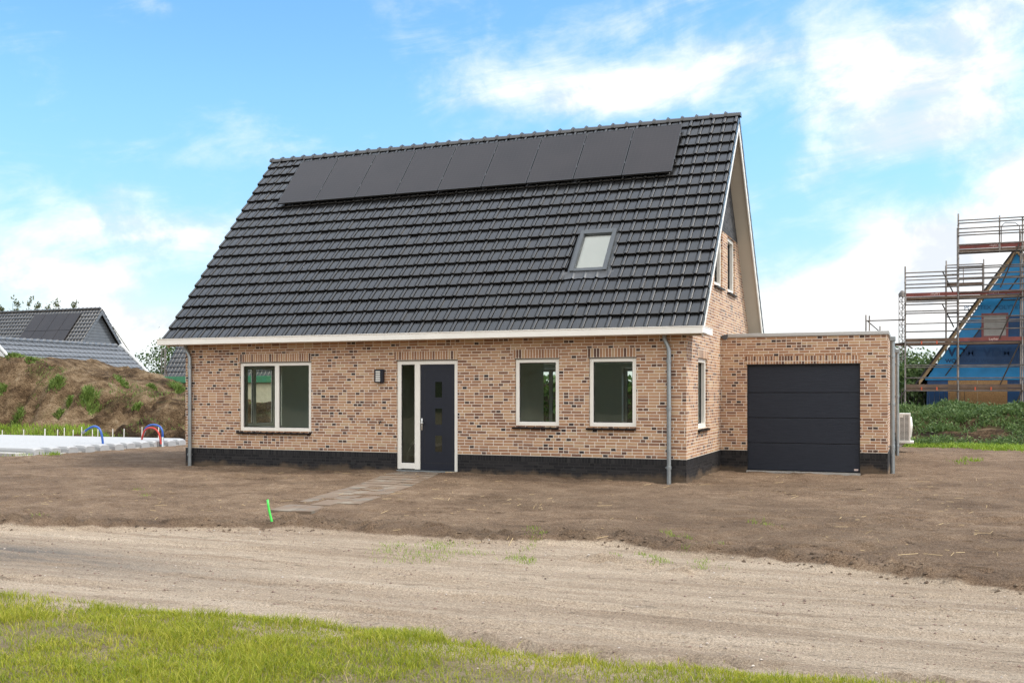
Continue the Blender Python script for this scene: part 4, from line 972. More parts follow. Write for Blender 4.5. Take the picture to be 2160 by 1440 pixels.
n = 15000; X = RNG.uniform(15.9, 30, n); Y = 16.9+RNG.normal(0, .55, n)-(X-16)*.42*ss(X, 16, 18)+.9*fbm(X, X*0, 3, 97)
Z = np.maximum(Hb(X, Y), H(X, Y)); keep = Y > 9
tag(blades('lime_grass', np.stack([X, Y, Z-.02], 1)[keep], RNG.uniform(.06, .2, keep.sum()), np.full(keep.sum(), .035), RNG.uniform(.2, .9, keep.sum()), 'lime'), kind='stuff')

# ------------------------------------------------------------------ floor under construction at the left
for k in range(11):
    y = 2.05+.605*k; ex = -6.72-RNG.uniform(0, .14)
    lb = ['white foam floor block nearest the camera at the left building plot', 'second white foam floor block from the front of the plot', 'third white foam floor block from the front of the plot', 'fourth white foam floor block from the front of the plot',
          'white foam floor block just in front of the lone blue hose', 'white foam floor block just behind the lone blue hose', 'middle white foam floor block between the blue hose and the hose pair', 'white foam floor block in front of the red hose',
          'third white foam floor block from the back, beside the hose pair', 'second white foam floor block from the back of the plot', 'rearmost white foam floor block at the foot of the earth heap'][k]
    mb = MB(); prof = [(-.19, .02), (.19, .02), (.19, .16), (.17, .225), (.09, .255), (-.09, .255), (-.17, .225), (-.19, .16)]
    i0 = len(mb.v); xs_ = [-19.0, ex-.22, ex-.08, ex]
    for q_, x in enumerate(xs_):
        sc = (1, 1, .95, .78)[q_]
        for (dy_, zz_) in prof: mb.v.append((x, y+dy_*(.97 if q_ == 3 else 1), .02+(zz_-.02)*sc))
    for a in range(3):
        for j in range(8): mb.f.append((i0+a*8+j, i0+a*8+(j+1) % 8, i0+(a+1)*8+(j+1) % 8, i0+(a+1)*8+j)); mb.sm.append(False)
    mb.f.append(tuple(i0+24+j for j in range(8))); mb.sm.append(False); mb.f.append(tuple(i0+j for j in reversed(range(8)))); mb.sm.append(False)
    tag(mb.build('foam_block', M['eps'], loc=(-12, y, .02)), lb, 'floor block', 'white foam floor blocks laid side by side')
    if k < 10:
        lb2 = ['frontmost', 'second', 'third', 'fourth', 'fifth', 'sixth', 'seventh', 'eighth', 'ninth', 'rearmost'][k]+' grey concrete floor beam from the front, between two white foam blocks'
        if k in (0, 9): lb2 = lb2.replace(' from the front', '')
        tag(MB().bevbox(-19, -7.02-RNG.uniform(0, .05), y+.195, y+.41, .0, .12, .01).build('floor_beam', M['concrete'], loc=(-12, y+.3, 0)), lb2, 'floor beam', 'concrete floor beams between the foam blocks')
tag(MB().bevbox(-7.25, -6.86, 1.4, 8.7, -.1, .055, .015).build('foundation_beam', M['concrete'], loc=(-7.05, 5, -.1)), 'low grey concrete foundation strip under the white block ends', 'foundation')
tag(MB().bevbox(-19, -7.0, 1.38, 1.75, -.1, .12, .015).build('foundation_beam', M['concrete'], loc=(-13, 1.56, -.1)), 'low grey concrete foundation edge along the front of the plot', 'foundation')
for k, (x, zt) in enumerate([(-15.54, .41), (-14.47, .45), (-13.43, .49), (-12.82, .47), (-12.5, .54), (-12.08, .47), (-11.68, .58), (-11.18, .50), (-10.93, .52), (-10.25, .52), (-9.74, .54), (-8.94, .61), (-8.21, .64)]):
    lb = ['leftmost pale steel rod behind the floor, alone near the photo edge', 'second pale steel rod from the left behind the floor', 'thickest pale steel rod, third from the left behind the floor', 'pale steel rod fourth from the left before the grass strip',
          'pale steel rod fifth from the left before the grass strip', 'pale steel rod at the right end of the grass strip', 'tall pale steel rod left of the lone blue hose tip', 'steel rod under the arch of the lone blue hose, left one', 'steel rod under the arch of the lone blue hose, right one',
          'pale steel rod right of the lone blue hose', 'pale steel rod halfway between the blue hose and the hose pair', 'pale steel rod at the left foot of the red hose', 'tallest pale steel rod, inside the arch of the hose pair'][k]
    r_ = .024 if k == 2 else .016
    tag(MB().tube([(x, 8.5, -.02), (x+.01, 8.5, zt)], r_, 7).build('steel_rod', simple('pale_rod', (.42, .40, .37), .6) if k == 0 else bpy.data.materials['pale_rod'], loc=(x, 8.5, 0)), lb, 'rod', 'steel rods along the back of the floor')
def hose(name, uv, y, r, mt, label, tips, sleeve=None):
    pts = [at_y(u, v, y) for u, v in uv]
    dense = []
    for i in range(len(pts)-1):
        p0, p1, p2, p3 = pts[max(i-1, 0)], pts[i], pts[i+1], pts[min(i+2, len(pts)-1)]
        for t in np.linspace(0, 1, 6)[:-1]: dense.append(.5*((2*p1)+(p2-p0)*t+(2*p0-5*p1+4*p2-p3)*t*t+(-p0+3*p1-3*p2+p3)*t**3))
    dense.append(pts[-1]); t_ = empty(name, tuple(pts[0]), label, 'hose', 'bent hoses sticking out of the floor')
    MB().tube(dense, r, 8).build('pipe', M[mt], t_)
    e = dense[-1]; d_ = (dense[-1]-dense[-2]).normalized(); MB().tube([e-d_*.01, e+d_*.13], r*1.25, 8).build('end_cap', M['eps'], t_)
    if sleeve: b_ = dense[0]; MB().tube([b_-Vector((0, 0, .1)), b_+Vector((0, 0, .26))], r*1.5, 8).build('sleeve', M[sleeve], t_)
hose('water_hose', [(217.4, 940), (216.5, 930), (215, 920), (212.6, 910), (208, 902.5), (200.3, 898.9), (190.6, 901.5), (180, 908.5)], 4.5, .033, 'blue_pipe', 'lone blue hose arching to the left out of the white floor', 1)
hose('water_hose', [(342.2, 938), (343, 917), (341.5, 906), (336, 898.8), (325, 895.6), (314, 897.5), (307.5, 903), (305, 909)], 7.0, .033, 'blue_pipe', 'blue hose arching over the red hose near the house corner', 1, 'zinc')
hose('water_hose', [(339.6, 936), (337, 921), (333.5, 911), (326.6, 903.8), (318, 901.8), (309.5, 903.8), (303.4, 911), (300.4, 921), (299, 929)], 6.9, .030, 'red_pipe', 'red hose arching under the blue hose near the house corner', 1)

# ------------------------------------------------------------------ houses behind the heap
PF = [(0, .0), (.08, .012), (.58, .012), (.66, -.004), (.74, .03), (.86, .034), (.95, .0)]
def rot(mb, c, a):
    ca, sa = math.cos(a), math.sin(a); mb.v = [(c[0]+(x-c[0])*ca-(y-c[1])*sa, c[1]+(x-c[0])*sa+(y-c[1])*ca, z) for x, y, z in mb.v]; return mb
def far_house(name, label, x0, x1, ry, rz, half, ez, mt, wall, verge, turn=None, rows=16, gable=None, zb=0):
    o = empty(name, ((x0+x1)/2, ry, 0), label, 'house')
    fin = (lambda m_: rot(m_, *turn)) if turn else (lambda m_: m_)
    sl_ = math.hypot(half, rz-ez); uy_, uz_ = half/sl_, (rz-ez)/sl_
    mb = MB(); nc_ = int((x1-x0)/.30); tile_slope(mb, x0, x1, nc_, 0, (rows, sl_/rows), ry-half, ez, uy_, uz_, prof=PF, lift=.05); tile_slope(mb, x0, x1, nc_, 0, (rows, sl_/rows), ry+half, ez, -uy_, uz_, prof=PF, lift=.05)
    rf = fin(mb).build('roof', M[mt], o, auto=32)
    mb = MB()
    for k in range(int((x1-x0)/.4)): mb.tube([(x0+.4*k, ry, rz+.03), (x0+.4*k+.36, ry, rz+.05), (x0+.4*k+.41, ry, rz+.09)], [.11, .11, .13], 7)
    fin(mb).build('ridge', M[mt], rf)
    hw = half-.45; zw = rz-.22; zs = rz-.22-hw*(rz-ez)/half
    mb = MB(); pts = lambda x: [(x, ry-hw, zb), (x, ry+hw, zb), (x, ry+hw, zs), (x, ry, zw), (x, ry-hw, zs)]
    mb.prism(pts(x0+.35), (x1-x0-.7, 0, 0)); fin(mb).build('wall', M[wall], o)
    for xx in (x0+.01, x1-.04):
        mb = MB()
        for sg in (1, -1): mb.prism([(xx, ry-sg*(half+.02), ez-.04), (xx, ry, rz-.04), (xx, ry, rz-.04-.22/uy_), (xx, ry-sg*(half+.02), ez-.04-.22)], (.03, 0, 0))
        fin(mb).build('verge_board', M[verge], rf)
    if verge == 'white_board':
        for xx in (x0-.02, x1-.08):
            for sg in (1, -1):
                fin(MB().prism([(xx, ry-sg*(half+.02), ez+.03), (xx, ry-sg*.02, rz+.03), (xx, ry-sg*.02, rz+.16), (xx, ry-sg*(half+.02), ez+.14)], (.10, 0, 0))).build('verge_trim', M[verge], rf)
    return o, (uy_, uz_, sl_)
# A: dark tiled house with a slate grey gable and eight panels (its right gable faces us)
S = 1.2; pt = lambda x, y, z: tuple(CAM+(Vector((x, y, z))-CAM)*S)
apex = pt(-30.56, 29.19, 7.0); low = pt(-30.56, 27.42, 4.77); ta = (apex[2]-low[2])/(apex[1]-low[1])
hA, (uyA, uzA, slA) = far_house('house', 'dark tiled house with slate grey gable cladding behind the earth heap', apex[0]-17, apex[0], apex[1], apex[2], 4.2, apex[2]-4.2*ta, 'tile_far', 'cladding', 'cladding', rows=18)
a0 = pt(-35.80, 28.9, 6.67); a1 = pt(-31.95, 28.9, 6.67); nyA, nzA = -uzA, uyA
for r_ in range(2):
    for c_ in range(4):
        wd = (a1[0]-a0[0])/4; s1 = slA-.45-r_*1.70; s0 = s1-1.67
        lb = ('upper row, ' if r_ == 0 else 'lower row, ')+['leftmost', 'second from the left', 'third from the left', 'rightmost'][c_]+' solar panel on the slate gabled house'
        xa, xb = a0[0]+wd*c_+.015, a0[0]+wd*(c_+1)-.015; mb = MB(); i0 = 0
        for h_ in (.08, .13):
            for x_, s_ in ((xa, s0), (xb, s0), (xb, s1), (xa, s1)): mb.v.append((x_, apex[1]-4.2+uyA*s_+nyA*h_, apex[2]-4.2*ta+uzA*s_+nzA*h_))
        for f in ((0, 3, 2, 1), (4, 5, 6, 7), (0, 1, 5, 4), (1, 2, 6, 5), (2, 3, 7, 6), (3, 0, 4, 7)): mb.f.append(f); mb.sm.append(False)
        tag(mb.build('solar_panel', M['pv'], loc=mb.v[0]), lb, 'solar panel', 'solar panels on the slate gabled house')
# B: low grey roof in front of it, ridge running away from us
far_house('house', 'low house with a pale grey tiled roof and white verge boards behind the heap', -23.87-4.2, -23.87+4.2, 19.4, 4.30, 3.75, 1.24, 'tile_grey', 'cladding', 'white_board', turn=((-23.87, 19.4), R(90)), rows=13)
ap = at_d(238, 689, 84); far_house('house', 'far dark roofed house with a white verge board, peeking out behind the slate gable', ap.x-9, ap.x, ap.y, ap.z, 4.2, ap.z-4.4, 'tile_far', 'cream', 'white_board', rows=14)
hD, (uyD, uzD, slD) = far_house('house', 'dark tiled house with a solar panel beside the left corner of the brick house', -32.1, -21.5, 40.6, 8.9, 4.3, 2.9, 'tile_far', 'cream', 'cladding', rows=18)
tag(MB().prism([(-30.6, 37.15, 3.75), (-27.0, 37.15, 3.75), (-27.0, 38.45, 5.55), (-30.6, 38.45, 5.55)], (0, -.05, .04)).build('solar_panel', M['pv'], loc=(-29, 37.1, 3.7)), 'black solar array on the roof beside the left corner of the brick house', 'solar panel')
sh = empty('shed', (-15, 20, 0), 'flat roofed cream shed with a green roof edge behind the heap', 'shed')
p0 = at_y(304, 800, 18.5); MB().box(p0.x+.2, p0.x+7.8, 18.7, 24, 0, 2.27).build('wall', M['cream'], sh); MB().bevbox(p0.x, p0.x+8, 18.5, 24.2, 2.27, 2.57, .01).build('roof_edge', M['green_fascia'], sh)
def lattice(label, x, y, z0, z1, w_, n):
    t = empty('lattice_mast', (x, y, z0), label, 'mast'); mb = MB(); c = [(x-w_, y-w_), (x+w_, y-w_), (x, y+w_)]
    for px_, py_ in c: mb.tube([(px_, py_, z0), (px_, py_, z1)], .022, 5)
    mb.build('upright', M['galv'], t); mb = MB()
    for k in range(n):
        za, zb_ = z0+(z1-z0)*k/n, z0+(z1-z0)*(k+1)/n
        for i in range(3):
            p_, q_ = c[i], c[(i+1) % 3]; mb.tube([(*p_, za), (*q_, zb_)] if k % 2 else [(*q_, za), (*p_, zb_)], .014, 4); mb.tube([(*p_, zb_), (*q_, zb_)], .012, 4)
    mb.build('lacing', M['galv'], t); return t
pm = at_d(347, 735, 60); lm = lattice('thin grey lattice mast before the round tree at the left', pm.x, pm.y, 0, pm.z, .13, 16)
MB().tube([(pm.x+.1, pm.y, 3.2), (pm.x+.55, pm.y, 1.6), (pm.x+.6, pm.y, .0)], .03, 5).build('stay', M['galv'], lm)
pm = at_d(1903, 624, 58); lm = lattice('distant lattice mast with a lamp head behind the scaffold', pm.x, pm.y, 0, pm.z, .17, 22)
MB().tube([(pm.x, pm.y, pm.z-.05), (pm.x, pm.y, pm.z+.1), (pm.x, pm.y, pm.z+.3)], [.2, .22, .07], 10).build('lamp_head', M['galv'], lm)
tree('tree', 'round leafy green tree left of the brick house', (at_d(352, 800, 92).x, at_d(352, 800, 92).y, 0), 6.3, 2.3, 3600, .26)
p0 = at_d(273, 757, 96); tree('tree', 'small tree whose top shows at the right of the slate gable', (p0.x, p0.y, 0), 5.3, 1.5, 900, .26)
WH = ['leftmost', 'second from the left', 'third from the left', 'fourth from the left', 'third from the right', 'second from the right', 'rightmost']
for k, (u, v) in enumerate([(3, 643), (27.5, 631), (61, 630), (79, 638), (95, 638), (124, 632), (157, 636)]):
    p0 = at_d(u, v, 120); tree('poplar', WH[k]+' thin treetop above the ridge of the slate gabled house', (p0.x, p0.y, 0), p0.z+.6, 1.15+.5*(k in (1, 2, 5)), 620, .30, 'conifer', 'tree', 'thin treetops above the far ridge', True, .10)
for k, (u, v, d_, h_, c_, lb) in enumerate([(1906, 760, 62, 4.5, 1.7, 'bushy tree between the garage down pipes and the scaffold'), (1948, 765, 70, 4.7, 2.2, 'dark tree behind the eave of the blue wrapped house'), (1936, 790, 52, 3.5, 1.2, 'small yellow green tree under the blue eave')]):
    p0 = at_d(u, v, d_); tree('tree', lb, (p0.x, p0.y, 0), h_, c_, 3000, .24, 'leaf' if k < 2 else 'bank_leaf')

# ------------------------------------------------------------------ blue wrapped house under construction
GYB = 32.0; eL = at_y(1942, 797, GYB); apx = at_y(2145, 522, GYB); xm = apx.x; hwB = xm-eL.x; ezB, rzB = eL.z, apx.z; tB = (rzB-ezB)/hwB
nb = empty('house', (xm, GYB+5, 0), 'unfinished house wrapped in blue building foil behind the scaffold', 'house')
MB().prism([(eL.x+.25, GYB, ezB-.05), (2*xm-eL.x-.25, GYB, ezB-.05), (xm, GYB, rzB-.28)], (0, 9.5, 0)).build('gable_foil', M['blue_bright'], nb)
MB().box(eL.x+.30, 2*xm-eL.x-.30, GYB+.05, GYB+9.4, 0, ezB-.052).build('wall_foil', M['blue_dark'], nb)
MB().prism([(eL.x+.2, GYB-.012, ezB-.10), (2*xm-eL.x-.2, GYB-.012, ezB-.10), (2*xm-eL.x-.2, GYB-.012, ezB+.05), (eL.x+.2, GYB-.012, ezB+.05)], (0, .011, 0)).build('foil_skirt', M['blue_bright'], nb)
for sg in (-1, 1):
    Q = lambda s, o_, y: (xm+sg*(hwB-s*hwB), y, ezB+s*(rzB-ezB)-o_)
    MB().prism([Q(-.02, .02, GYB-.06), Q(1, .02, GYB-.06), Q(1, .25, GYB-.06), Q(-.02, .25, GYB-.06)], (0, .055, 0)).build('rafter', M['timber'], nb)
    MB().prism([Q(-.06, -.12, GYB-.10), Q(1, -.12, GYB-.10), Q(1, .016, GYB-.10), Q(-.06, .016, GYB-.10)], (0, 9.7, 0)).build('roof_foil', M['membrane_black'], nb)
def zin(x, inset): return ezB+(min(x-eL.x, 2*xm-eL.x-x))*tB-inset*math.hypot(1, tB)
z5, z4, z3 = at_y(2060, 666, GYB).z, at_y(2060, 722, GYB).z, at_y(2060, 770, GYB).z
def xl_at(z, inset): return eL.x+(z-ezB+inset*math.hypot(1, tB))/tB
for za, zb_, nm in ((z3, z4, 'printed_foil'), (z4+.02, z5, 'dark_foil')):  # two bands of dark blue foil across the gable
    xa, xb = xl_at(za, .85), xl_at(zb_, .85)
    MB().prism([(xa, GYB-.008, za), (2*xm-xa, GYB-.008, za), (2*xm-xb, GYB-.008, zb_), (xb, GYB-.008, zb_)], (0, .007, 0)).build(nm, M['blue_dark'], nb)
mb = MB(); tp = .035
xa, xb = xl_at(ezB+.1, .80), xl_at(rzB-1.2, .80)
mb.prism([(xa, GYB-.014, ezB+.1), (xa+.07, GYB-.014, ezB+.1), (xb+.07, GYB-.014, rzB-1.2), (xb, GYB-.014, rzB-1.2)], (0, .004, 0)); zt_ = at_y(2075, 634, GYB).z
mb.build('foil_tape', M['membrane_black'], nb)
MB().box(xl_at(zt_, .8), 2*xm-xl_at(zt_, .8), GYB-.014, GYB-.01, zt_-.03, zt_+.03).build('foil_tape', M['membrane_black'], nb)
w0, w1 = at_y(2070, 661, GYB), at_y(2127, 712, GYB)
mb = MB(); frame(mb, 'x', GYB, (w0.x, w1.x, w1.z, w0.z), .10, -.05, -.016); wn = mb.build('window', M['redframe'], nb); MB().box(w0.x+.1, w1.x-.1, GYB-.03, GYB-.016, w1.z+.1, w0.z-.1).build('cover_sheet', M['grey_sheet'], wn)
o0, o1 = at_y(2000, 808, GYB), at_y(2125, 862, GYB)
for xa, xb in ((o0.x, (o0.x+o1.x)/2-.02), ((o0.x+o1.x)/2+.02, o1.x)): MB().box(xa, xb, GYB+.02, GYB+.049, .0, ezB-.11).build('chipboard_panel', M['osb'], nb)
MB().box((o0.x+o1.x)/2-.02, (o0.x+o1.x)/2+.02, GYB+.0, GYB+.049, 0, ezB-.11).build('batten', M['timber'], nb)
def lettering(txt, size, loc, mt, parent, name='lettering', roll=0.0, ry=0.0, bold=0.0):
    cu = bpy.data.curves.new('txt', 'FONT'); cu.body = txt; cu.size = size; cu.align_x = 'CENTER'; cu.align_y = 'CENTER'; cu.extrude = .001; cu.offset = bold
    t = bpy.data.objects.new('txt', cu); COL.objects.link(t); dg = bpy.context.evaluated_depsgraph_get(); dg.update()
    me = bpy.data.meshes.new_from_object(t.evaluated_get(dg)); bpy.data.objects.remove(t); me.name = name
    o = bpy.data.objects.new(name, me); COL.objects.link(o); me.materials.clear(); me.materials.append(M[mt])
    base = Vector((0, 0, 0)); p = parent
    while p is not None: base += p.location; p = p.parent
    o.location = Vector(loc)-base; o.rotation_euler = (R(90), ry, 0); o.parent = parent; return o
for u, v, tx, sz, bo in ((2029, 743, 'VDM', .56, .02), (2104, 743, 'VDM', .56, .02), (2179, 743, 'VDM', .56, .02), (2029, 761, 'WONINGEN', .25, .008), (2104, 761, 'WONINGEN', .25, .008), (2179, 761, 'WONINGEN', .25, .008), (2062, 649, 'POLYTEX', .27, .004), (2128, 648, 'POLYTEX', .27, .004),
                         (1968, 817, 'VDM', .4, .01), (2146, 812, 'VDM', .5, .01)):
    p0 = at_y(u, v, GYB); lettering(tx, sz, (p0.x, GYB-.013 if v < 800 else GYB+.045, p0.z), 'letter_faint' if tx == 'POLYTEX' else 'letter_blue', nb, bold=bo)

# ------------------------------------------------------------------ scaffolds
def scaffold_kit(root, name, mt):
    def bar(p, q_, r_=.036): return MB().tube([p, q_], r_*(1.5 if r_ < .024 else 1), 7).build(name, M[mt], root)
    return bar
sc_ = empty('scaffold', (19, 31, 0), 'tall steel scaffold with red toe boards in front of the blue wrapped gable', 'scaffold')
YF, YB = 30.5, 31.45; XS = [at_y(1909.5, 700, YF).x, at_y(2021.5, 700, YF).x, at_y(2157, 700, YF).x, at_y(2290, 700, YF).x]
bar = scaffold_kit(sc_, 'standard', 'galv'); led = scaffold_kit(sc_, 'ledger', 'galv'); brc = scaffold_kit(sc_, 'brace', 'galv')
tops = [at_y(1909, 562, YF).z, at_y(2021, 451, YF).z, at_y(2157, 456, YF).z, 9.6]
for k in range(4):
    sd = bar((XS[k], YF, .3), (XS[k], YF, tops[k])); bar((XS[k], YB, .3), (XS[k], YB, tops[k]-(1.9 if k == 0 else .5)))
    mb = MB(); z = .9
    while z < tops[k]-.3: mb.tube([(XS[k], YF, z-.03), (XS[k], YF, z+.03)], .045, 8); z += .5
    mb.build('rosette', M['galv'], sd)
    mb = MB()
    for z in (2.45, 4.65, 6.6): mb.tube([(XS[k], YF, z-.10), (XS[k], YF, z+.10)], .029, 8)
    if k < 3: mb.build('colour_mark', M['orange_clip'], sd)
for v in (465.5, 471.5, 483, 491.5, 497, 516.5, 533, 563, 567, 578.5, 589.5, 602.5, 617, 629.5, 668.5, 676.5, 694.5, 770.5, 797, 824):
    z = at_y(2025, v, YF).z; led((XS[1], YF-.05, z), (XS[3], YF-.05, z), .020)
for v in (576, 584.5, 600.5, 608, 637.5, 643, 657, 661.5, 700, 770.5, 797, 824):
    z = at_y(1913, v, YF).z; led((XS[0], YF-.05, z), (XS[1], YF-.05, z), .020)
for z in (3.0, 5.05, 7.1): led((XS[0], YB, z), (XS[3], YB, z), .018)
for k in range(4):
    for z in (2.0, 4.05, 6.1)+((8.15,) if k else ()): led((XS[k], YF, z), (XS[k], YB, z))
zd = [at_y(2025, v, YF).z for v in (817, 719, 621.5, 524.5)]
for i, z in enumerate(zd):
    xa = XS[0] if i < 3 else XS[1]
    MB().bevbox(xa+.04, XS[1]-.03, YF+.06, YB-.05, z-.15, z-.03, .006).build('deck', M['deck'], sc_) if i < 3 else None
    for k in (1, 2): MB().bevbox(XS[k]+.04, XS[k+1]-.03, YF+.06, YB-.05, z-.15, z-.03, .006).build('deck', M['deck'], sc_)
    for k in ((0, 1, 2) if i < 3 else (1, 2)):
        low_ = i == 0 or (k == 0 and i == 1)
        tb = MB().bevbox(XS[k]+.03, XS[k+1]-.03, YF+.02, YF+.05, z-.02, z+.15, .004).build('toe_board', M['deck' if low_ else 'rust'], sc_)
        if not low_:
            ln = lettering('Layher', .15, ((XS[k]+XS[k+1])/2+.15, YF+.017, z+.065), 'letter_white', tb, 'lettering', ry=R(180) if i > 1 else 0)
        mb = MB(); [mb.box(xx-.03, xx+.03, YF+.0, YF+.018, z-.12, z+.02) for xx in (XS[k]+.7, XS[k]+1.35)]
        if low_: mb.build('toe_clip', M['orange_clip'], tb)
for (ua, va, ub, vb) in ((2150, 514, 2110, 606), (2152, 617, 2108, 714), (2152, 721, 2110, 810), (2156, 822, 2138, 866)):
    p_, q_ = at_y(ua, va, YF-.08), at_y(ub, vb, YF-.08); brc(tuple(p_), tuple(q_), .03)
pg = at_y(2108.5, 450, YF); bar((pg.x, YF, 8.1), (pg.x, YF, pg.z-.1))
p1, p2 = at_y(2116, 463, YF), at_y(2155, 463, YF)
MB().tube([(p1.x, YB, zd[3]), (p1.x, YB, p1.z-.15), (p1.x+.15, YB, p1.z), (p2.x-.15, YB, p2.z), (p2.x, YB, p2.z-.15), (p2.x, YB, zd[3])], .020, 7).build('guard_frame', M['galv'], sc_)
# side bay at the far left with a low deck
xl = at_y(1826, 663, YF).x
bar((xl, YF+.3, 3.9), (xl, YF+.3, at_y(1826, 663, YF).z)); bar((xl+.12, YF+1.2, 3.9), (xl+.12, YF+1.2, 5.5)); led((xl, YF+.3, 5.2), (XS[0], YF+.3, 5.2), .02); led((xl, YF+.3, 4.1), (XS[0], YF+.3, 4.1), .02)
led((xl, YF+.3, 5.25), (xl+.5, YF+4.5, 4.9), .018); bar((xl+.5, YF+4.5, 3.5), (xl+.5, YF+4.5, 5.2))
for ua, va, ub, vb in ((1905, 722, 1925, 735), (1908, 826, 1890, 850)): p_, q_ = at_y(ua, va, YF), at_y(ub, vb, YF); brc(tuple(p_), tuple(q_), .022)
MB().bevbox(xl, XS[0]-.03, YF+.3, YF+1.0, 4.02, 4.1, .005).build('deck', M['deck'], sc_)
rs = empty('scaffold', (18, 38, 0), 'rear scaffold seen between the front scaffold and the blue roof slope', 'scaffold'); YR = 38.0
rb = scaffold_kit(rs, 'standard', 'galv'); rl_ = scaffold_kit(rs, 'ledger', 'galv')
xr0, xr1 = at_y(1996, 600, YR).x, at_y(2075, 600, YR).x
for x in (xr0, xr1): rb((x, YR, .2), (x, YR, at_y(1996, 550, YR).z)); rb((x, YR+.9, .2), (x, YR+.9, at_y(1996, 556, YR).z))
for v in (559.5, 565, 572, 579, 587, 604, 640, 646, 655, 661, 668): z = at_y(2000, v, YR).z; rl_((xr0, YR, z), (xr1, YR, z), .02)
MB().bevbox(xr0, xr1, YR+.05, YR+.85, at_y(2000, 602, YR).z, at_y(2000, 597, YR).z, .005).build('deck', M['deck'], rs)
for va, vb in ((572, 620), (642, 690)): rl_(tuple(at_y(1988, va, YR)), tuple(at_y(2012, vb, YR)), .022)
gp = at_y(2033, 560, YR); rb((gp.x, YR+.5, at_y(2000, 600, YR).z), (gp.x, YR+.5, gp.z), .015); rb((gp.x-.3, YR+.5, at_y(2000, 600, YR).z), (gp.x-.3, YR+.5, gp.z-.1), .015)
pf = at_d(1960, 850, 47); fn = empty('site_fence', (pf.x, pf.y, 0), 'galvanised building fence panel at the foot of the blue house', 'fence')
MB().tube([(pf.x-1.2, pf.y, .3), (pf.x-1.2, pf.y, 2.0), (pf.x+1.5, pf.y, 2.0), (pf.x+1.5, pf.y, .3)], .022, 6).build('frame', M['galv'], fn)
mb = MB()
for k in range(12): mb.tube([(pf.x-1.1+.22*k, pf.y, .3), (pf.x-1.1+.22*k, pf.y, 2.0)], .007, 4)
mb.tube([(pf.x-1.2, pf.y, 1.1), (pf.x+1.5, pf.y, 1.1)], .012, 5); mb.build('mesh_wire', M['galv'], fn)

# ------------------------------------------------------------------ path, conduit, small ground things
mb = MB()
for r_ in range(17):
    y = -.18-.395*r_; z = .045+.055*float(ss(np.array(y), -3.0, 0))
    nco = 3
    for c_ in range(nco):
        xo = path_c(y)-.56+.375*c_+(.0 if r_ % 2 else .0)
        if r_ > 13 and (c_ == 0 and RNG.uniform() < .6 or c_ == 2 and RNG.uniform() < .75): continue
        tl = RNG.normal(0, .003, 3); pts = []
        i0 = len(mb.v); sk = .222*.385
        for dz_ in (-.06, 0):
            for (ax_, ay_) in ((0, 0), (.369, 0), (.369-sk, .391), (-sk, .391)):
                mb.v.append((xo+ax_, y-.385+ay_, z+tl[0]+tl[1]*ax_*4+dz_))
        for f in ((0, 3, 2, 1), (4, 5, 6, 7), (0, 1, 5, 4), (1, 2, 6, 5), (2, 3, 7, 6), (3, 0, 4, 7)): mb.f.append(tuple(i0+k for k in f)); mb.sm.append(False)
tag(mb.build('path', M['paver']), kind='structure')
zc = float(H(np.array(8.2), np.array(-8.1)))
b0 = at_y(577, 1112, -8.1); c1 = [at_y(u, v, -8.1) for u, v in ((577, 1114), (573, 1098), (569, 1082), (566, 1067), (564.5, 1053))]
tag(MB().tube(c1, .0165, 10).build('conduit', M['green_pipe'], loc=tuple(c1[0])), 'bright green plastic conduit sticking up out of the soil by the sand road', 'conduit')
def bits(name, X, Y, sz, mt, flat=.6, sink=.2):
    n = len(X); base = np.array([[1, 0, 0], [0, 1, 0], [-1, 0, 0], [0, -1, 0], [0, 0, 1], [0, 0, -1]], float)
    V = base[None]*RNG.uniform(.55, 1.25, (n, 6, 1)); V[:, :, 2] *= flat; V = V*sz[:, None, None]; a = RNG.uniform(0, 6.28, n); ca, sa = np.cos(a)[:, None], np.sin(a)[:, None]
    x, y = V[:, :, 0]*ca-V[:, :, 1]*sa, V[:, :, 0]*sa+V[:, :, 1]*ca
    V = np.stack([x+X[:, None], y+Y[:, None], V[:, :, 2]+(H(X, Y)+sz*flat*(.5-sink))[:, None]], 2).reshape(-1, 3)
    T = np.array([[0, 1, 4], [1, 2, 4], [2, 3, 4], [3, 0, 4], [1, 0, 5], [2, 1, 5], [3, 2, 5], [0, 3, 5]])
    return tag(np_mesh(name, V, (np.arange(n)*6)[:, None, None]+T[None], M[mt]) if False else np_mesh(name, V, ((np.arange(n)*6)[:, None, None]+T[None]).reshape(-1, 3), M[mt]), kind='stuff')
n = 9000; X = RNG.uniform(3, 21, n); Y = RNG.uniform(-13.6, -8.0, n); k = (Y < edge1(X)) & (RNG.uniform(0, 1, n) < .25+.75*ss(fbm(X*.6, Y*1.4, 3, 101), .45, .6)); X, Y = X[k], Y[k]
bits('pebbles', X, Y, .004+.012*RNG.uniform(0, 1, len(X))**4+.004*RNG.uniform(0, 1, len(X)), 'pebble')
n = 7000; X = RNG.uniform(1, 21, n); Y = edge1(X)+np.abs(RNG.normal(0, .75, n))-.12; k = fbm(X*.9, Y*1.3, 3, 102) > .46; X, Y = X[k], Y[k]
bits('clods', X, Y, .005+.030*RNG.uniform(0, 1, len(X))**5, 'clod', .6, .5)
n = 1500; X = RNG.uniform(2, 20, n); Y = RNG.uniform(-8.5, 3, n); k = ~((X > -.1) & (X < 12.2) & (Y > -.1)) & (RNG.uniform(0, 1, n) < ss(fbm(X*.5, Y*.5, 3, 103), .45, .62)+.1); X, Y = X[k], Y[k]
ln = .015+.11*RNG.uniform(0, 1, len(X))**2.5; a = RNG.uniform(0, 6.28, len(X)); z = H(X, Y)+.006
